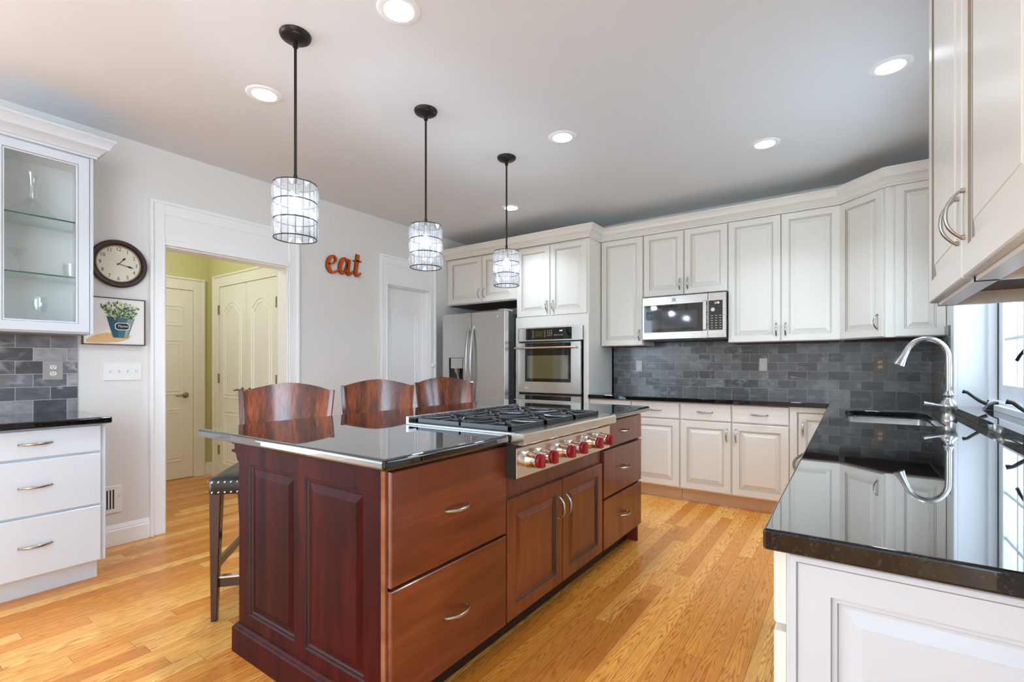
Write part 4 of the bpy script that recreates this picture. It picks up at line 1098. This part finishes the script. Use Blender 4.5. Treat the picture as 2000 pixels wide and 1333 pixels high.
# ------------------------------------------------------------------ left wall: clock, painting, switches, vent, letters
XW = XL
cy, cz = 1.124, 1.878
t = thing('wall_clock', 'round dark-framed wall clock with cream face above the plant painting', 'clock', (XW, cy, cz))
obj('frame', B().lathe([(.152, .0), (.158, .008), (.158, .022), (.150, .030), (.134, .030), (.126, .022), (.122, .012)], (XW, cy, cz), 64, 'x'), M['clockwood'], t, smooth=40)
obj('inner_ring', B().lathe([(.124, .018), (.120, .022), (.116, .018), (.115, .012)], (XW, cy, cz), 64, 'x'), M['gold'], t, smooth=40)
fc = obj('face', B().lathe([(.124, .012), (0, .012)], (XW, cy, cz), 64, 'x'), M['clockface'], t)
for n in range(1, 13):
    a = 2 * PI * n / 12
    obj('numeral', text_b(str(n), .036, lambda p, q, k, a=a: Vector((XW + .0128 + k, cy + .098 * math.sin(a) + p * .8, cz + .098 * math.cos(a) + q)), .0006), M['ink'], fc)
def hand(ang, ln):
    a = R(ang); d_ = Vector((0, math.sin(a), math.cos(a))); s_ = Vector((0, d_.z, -d_.y)); P = Vector((XW + .0145, cy, cz))
    pts = [P - d_ * .012 + s_ * .002, P + d_ * ln * .55 + s_ * .002, P + d_ * ln * .72 + s_ * .007, P + d_ * ln, P + d_ * ln * .72 - s_ * .007, P + d_ * ln * .55 - s_ * .002, P - d_ * .012 - s_ * .002]
    obj('hand', B().prism(pts, (.001, 0, 0)), M['ink'], t)
hand(39, .062); hand(102, .085)
# painting
py0, py1, pz0, pz1 = .935, 1.268, 1.335, 1.648
t = thing('painting', 'framed painting of a green plant in a blue bucket below the clock', 'painting', (XW, (py0 + py1) / 2, pz0))
b = B(); d_ = .032
for q in ((py0, py0 + .005, pz0, pz1), (py1 - .005, py1, pz0, pz1), (py0, py1, pz0, pz0 + .005), (py0, py1, pz1 - .005, pz1)): b.box(XW, XW + d_, *q)
obj('frame', b, plain('dark_walnut_frame', srgb(74, 52, 44), .4), t)
cv = obj('canvas', B().box(XW, XW + d_ - .006, py0 + .006, py1 - .006, pz0 + .006, pz1 - .006), M['canvas'], t)
xc = XW + d_ - .006
def flat(name, pts, col, k, par=None):
    if isinstance(col, tuple): 
        mn = 'paint_%02x%02x%02x' % col; mt = bpy.data.materials.get(mn) or paint(mn, srgb(*col), .7, .12, 40)
    else: mt = col
    return obj(name, B().prism([(xc + .0003 * k, a, c) for a, c in pts], (.0003, 0, 0)), mt, par or cv)
bc, bz = 1.128, 1.39
def ell(cx_, cy_, rx, ry, n=24): return [(cx_ + rx * math.cos(2 * PI * k / n), cy_ + ry * math.sin(2 * PI * k / n)) for k in range(n)]
flat('painted_table', [(.95, 1.365), (1.0, 1.40), (1.06, 1.415), (1.19, 1.40), (1.175, 1.375), (1.12, 1.355), (1.02, 1.345), (.955, 1.348)], (222, 186, 130), 1)
flat('painted_bucket', [(1.095, 1.383), (1.165, 1.383), (1.172, 1.39), (1.208, 1.515), (1.055, 1.525), (1.088, 1.39)], (70, 112, 128), 2)
flat('painted_bucket_shade', [(1.095, 1.386), (1.118, 1.386), (1.115, 1.52), (1.058, 1.522)], (44, 88, 110), 3)
flat('painted_bucket_light', [(1.15, 1.386), (1.165, 1.386), (1.204, 1.513), (1.17, 1.515)], (150, 160, 158), 3)
lb_ = [(1.105, 1.447), (1.117, 1.440), (1.163, 1.440), (1.175, 1.447), (1.175, 1.472), (1.163, 1.480), (1.117, 1.480), (1.105, 1.472)]
flat('painted_label_edge', [(bc + .012 + (a - 1.14) * 1.12, 1.46 + (c - 1.46) * 1.22) for a, c in lb_], (236, 236, 232), 4)
lab = flat('painted_label', lb_, (28, 30, 42), 5)
obj('lettering', text_b('Thyme', .022, lambda p, q, k: Vector((xc + .0022 + k, 1.14 + p * .95, 1.461 + q)), .0003, shear=.3), M['canvas'], lab)
lv = {}
for i in range(210):
    a = random.uniform(-1, 1); hgt = random.random()
    cx_ = 1.13 + a * (.045 + .055 * hgt); cz_ = 1.505 + .10 * hgt * (1 - .25 * a * a) + random.uniform(-.01, .01)
    ln, wd_ = random.uniform(.018, .030), random.uniform(.007, .012); th = PI / 2 - a * 1.0 + random.uniform(-.8, .8)
    key = random.choice(('dark', 'mid', 'light', 'yellow'))
    ca, sa = math.cos(th), math.sin(th)
    pts = [(cx_, cz_), (cx_ + ca * ln * .5 - sa * wd_ / 2, cz_ + sa * ln * .5 + ca * wd_ / 2), (cx_ + ca * ln, cz_ + sa * ln), (cx_ + ca * ln * .5 + sa * wd_ / 2, cz_ + sa * ln * .5 - ca * wd_ / 2)]
    k = {'dark': 9, 'mid': 7, 'light': 8, 'yellow': 6}[key]
    lv.setdefault(key, B()).prism([(xc + .0003 * k + .00001 * (i % 20), p, q) for p, q in pts], (.0002, 0, 0))
for key, col in (('dark', (64, 92, 66)), ('mid', (104, 132, 84)), ('light', (160, 178, 128)), ('yellow', (206, 200, 130))):
    o = obj('painted_leaves', lv[key], paint('leaf_' + key, srgb(*col), .7, .15, 60), cv); o['kind'] = 'stuff'
# switch plate
t = thing('switch_plate', 'white four-gang light switch plate under the painting', 'switch', (XW, 1.15, 1.10))
obj('plate', B().box(XW, XW + .007, 1.046, 1.255, 1.098, 1.216), M['white'], t, bevel=(.004, 2))
for k in range(4):
    yy = 1.08 + .047 * k
    obj('toggle', B().prism([(XW + .007, yy - .005, 1.150), (XW + .020, yy - .004, 1.164), (XW + .020, yy + .004, 1.164), (XW + .007, yy + .005, 1.150)], (0, 0, .010)), M['white'], t)
# floor-level register
t = thing('wall_vent', 'white slotted air register low on the left wall', 'vent', (XW, 1.04, .216))
obj('plate', B().box(XW, XW + .008, .93, 1.146, .216, .398), M['white'], t, bevel=(.003, 1))
for k in range(10): obj('slot', B().box(XW + .0075, XW + .0088, .945 + k * .0165, .953 + k * .0165, .245, .372), M['gap'], t)
obj('damper_lever', B().box(XW + .008, XW + .02, 1.124, 1.130, .325, .345), M['white'], t)
# letters "eat": swept strokes
def stroke(pts, widths, n=6):
    """catmull-rom ribbon outline -> polygon"""
    P = [Vector(p) for p in pts]; out_l, out_r = [], []; S_ = []
    for i in range(len(P) - 1):
        p0, p1, p2, p3 = P[max(i - 1, 0)], P[i], P[i + 1], P[min(i + 2, len(P) - 1)]
        for k in range(n + (1 if i == len(P) - 2 else 0)):
            u = k / n
            S_.append((.5 * ((2 * p1) + (p2 - p0) * u + (2 * p0 - 5 * p1 + 4 * p2 - p3) * u * u + (3 * p1 - p0 - 3 * p2 + p3) * u ** 3), widths[i] + (widths[i + 1] - widths[i]) * u))
    for i, (p, w) in enumerate(S_):
        d_ = (S_[min(i + 1, len(S_) - 1)][0] - S_[max(i - 1, 0)][0]).normalized(); nn = Vector((-d_.y, d_.x))
        out_l.append(p + nn * w / 2); out_r.append(p - nn * w / 2)
    return out_l, out_r
def letter(name, strokes, parent, ox, oz, sc):
    b = B()
    for pts, wd_ in strokes:
        l, r_ = stroke(pts, wd_)
        f3 = lambda p, k: Vector((XW + .006 + k, ox + p.x * sc, oz + p.y * sc))
        rings = [[f3(a, 0), f3(a, .018), f3(c, .018), f3(c, 0)] for a, c in zip(l, r_)]
        o0 = len(b.v); b.rings(rings, True, True, 1)
        for i in range(len(b.f)):
            pass
    # front faces take the orange material
    for i, f in enumerate(b.f):
        if all(b.v[j].x > XW + .0239 for j in f): b.m[i] = 0
    return obj(name, b, [M['orange'], M['orange_edge']], parent)
t = thing('eat_letters', 'rusty orange metal script letters spelling eat', 'wall letters', (XW, 2.88, 2.08))
letter('letter', [([(.20, .50), (.42, .52), (.62, .66), (.66, .84), (.54, .95), (.36, .88), (.22, .66), (.20, .36), (.32, .13), (.52, .08), (.72, .18), (.86, .30)], [.08, .08, .09, .12, .11, .15, .2, .24, .2, .14, .1, .06])], t, 2.665, 2.066, .178)
letter('letter', [([(.62, .72), (.50, .90), (.34, .84), (.20, .58), (.16, .30), (.26, .10), (.42, .14), (.56, .42), (.62, .70)], [.1, .12, .18, .22, .22, .18, .12, .09, .09]), ([(.74, .90), (.68, .56), (.64, .26), (.72, .08), (.86, .14), (1.0, .30)], [.2, .21, .22, .17, .1, .06])], t, 2.80, 2.072, .178)
letter('letter', [([(.48, 1.34), (.42, .98), (.36, .56), (.32, .26), (.40, .08), (.54, .10), (.68, .26)], [.24, .24, .23, .22, .18, .12, .07]), ([(.16, .92), (.40, .94), (.72, .95)], [.07, .09, .07])], t, 2.955, 2.078, .165)

# ------------------------------------------------------------------ outlets
def outlet(label, to3, plate, w=.062, h=.118, ins='ivory', cat='outlet'):
    c = to3(0, 0, 0)
    t = thing('outlet', label, cat, c)
    pp = [to3(a * w / 2, s_ * h / 2, 0) for a, s_ in ((-1, -1), (1, -1), (1, 1), (-1, 1))]
    nn = to3(0, 0, 1) - to3(0, 0, 0)
    obj('cover_plate', B().prism(pp, nn * .005), plate, t, bevel=(.002, 2))
    for s_ in (-1, 1):
        zc_ = s_ * .0195
        ring = [to3(.016 * math.cos(2 * PI * k / 20), zc_ + max(-.0125, min(.0125, .016 * math.sin(2 * PI * k / 20))), .005) for k in range(20)]
        so = obj('socket', B().prism(ring, nn * .002), M[ins], t)
        b = B()
        for dx in (-.0062, .0062): b.prism([to3(dx + p * .0012, zc_ + .003 + q * .004, .0068) for p, q in ((-1, -1), (1, -1), (1, 1), (-1, 1))], nn * .0006)
        b.prism([to3(.0024 * math.cos(2 * PI * k / 10), zc_ - .0065 + .0024 * math.sin(2 * PI * k / 10), .0068) for k in range(10)], nn * .0006)
        obj('slots', b, M['ink'], so)
    return t
yb_ = YB - .012
outlet('outlet on the backsplash below the left wall cabinet', lambda a, c, k: Vector((-1.822 + a, yb_ - k, 1.192 + c)), M['plate'], .066, .118, 'white')
outlet('grey outlet on the backsplash under the tall two-door cabinet', lambda a, c, k: Vector((-.648 + a, yb_ - k, 1.206 + c)), M['plate'], .066, .118)
outlet('wide bronze outlet on the backsplash under the angled corner cabinet', lambda a, c, k: Vector((.204 + a, yb_ - k, 1.206 + c)), M['bplate'], .086, .126)
outlet('bronze outlet on the tile beside the window, behind the faucet', lambda a, c, k: Vector((XR - .012 - k, 4.262 - a, 1.165 + c)), M['bplate'], .062, .118)
outlet('brushed outlet on the marble tile above the left counter', lambda a, c, k: Vector((XL + .012 + k, .800 + a, 1.169 + c)), M['plate'], .092, .118, 'white')
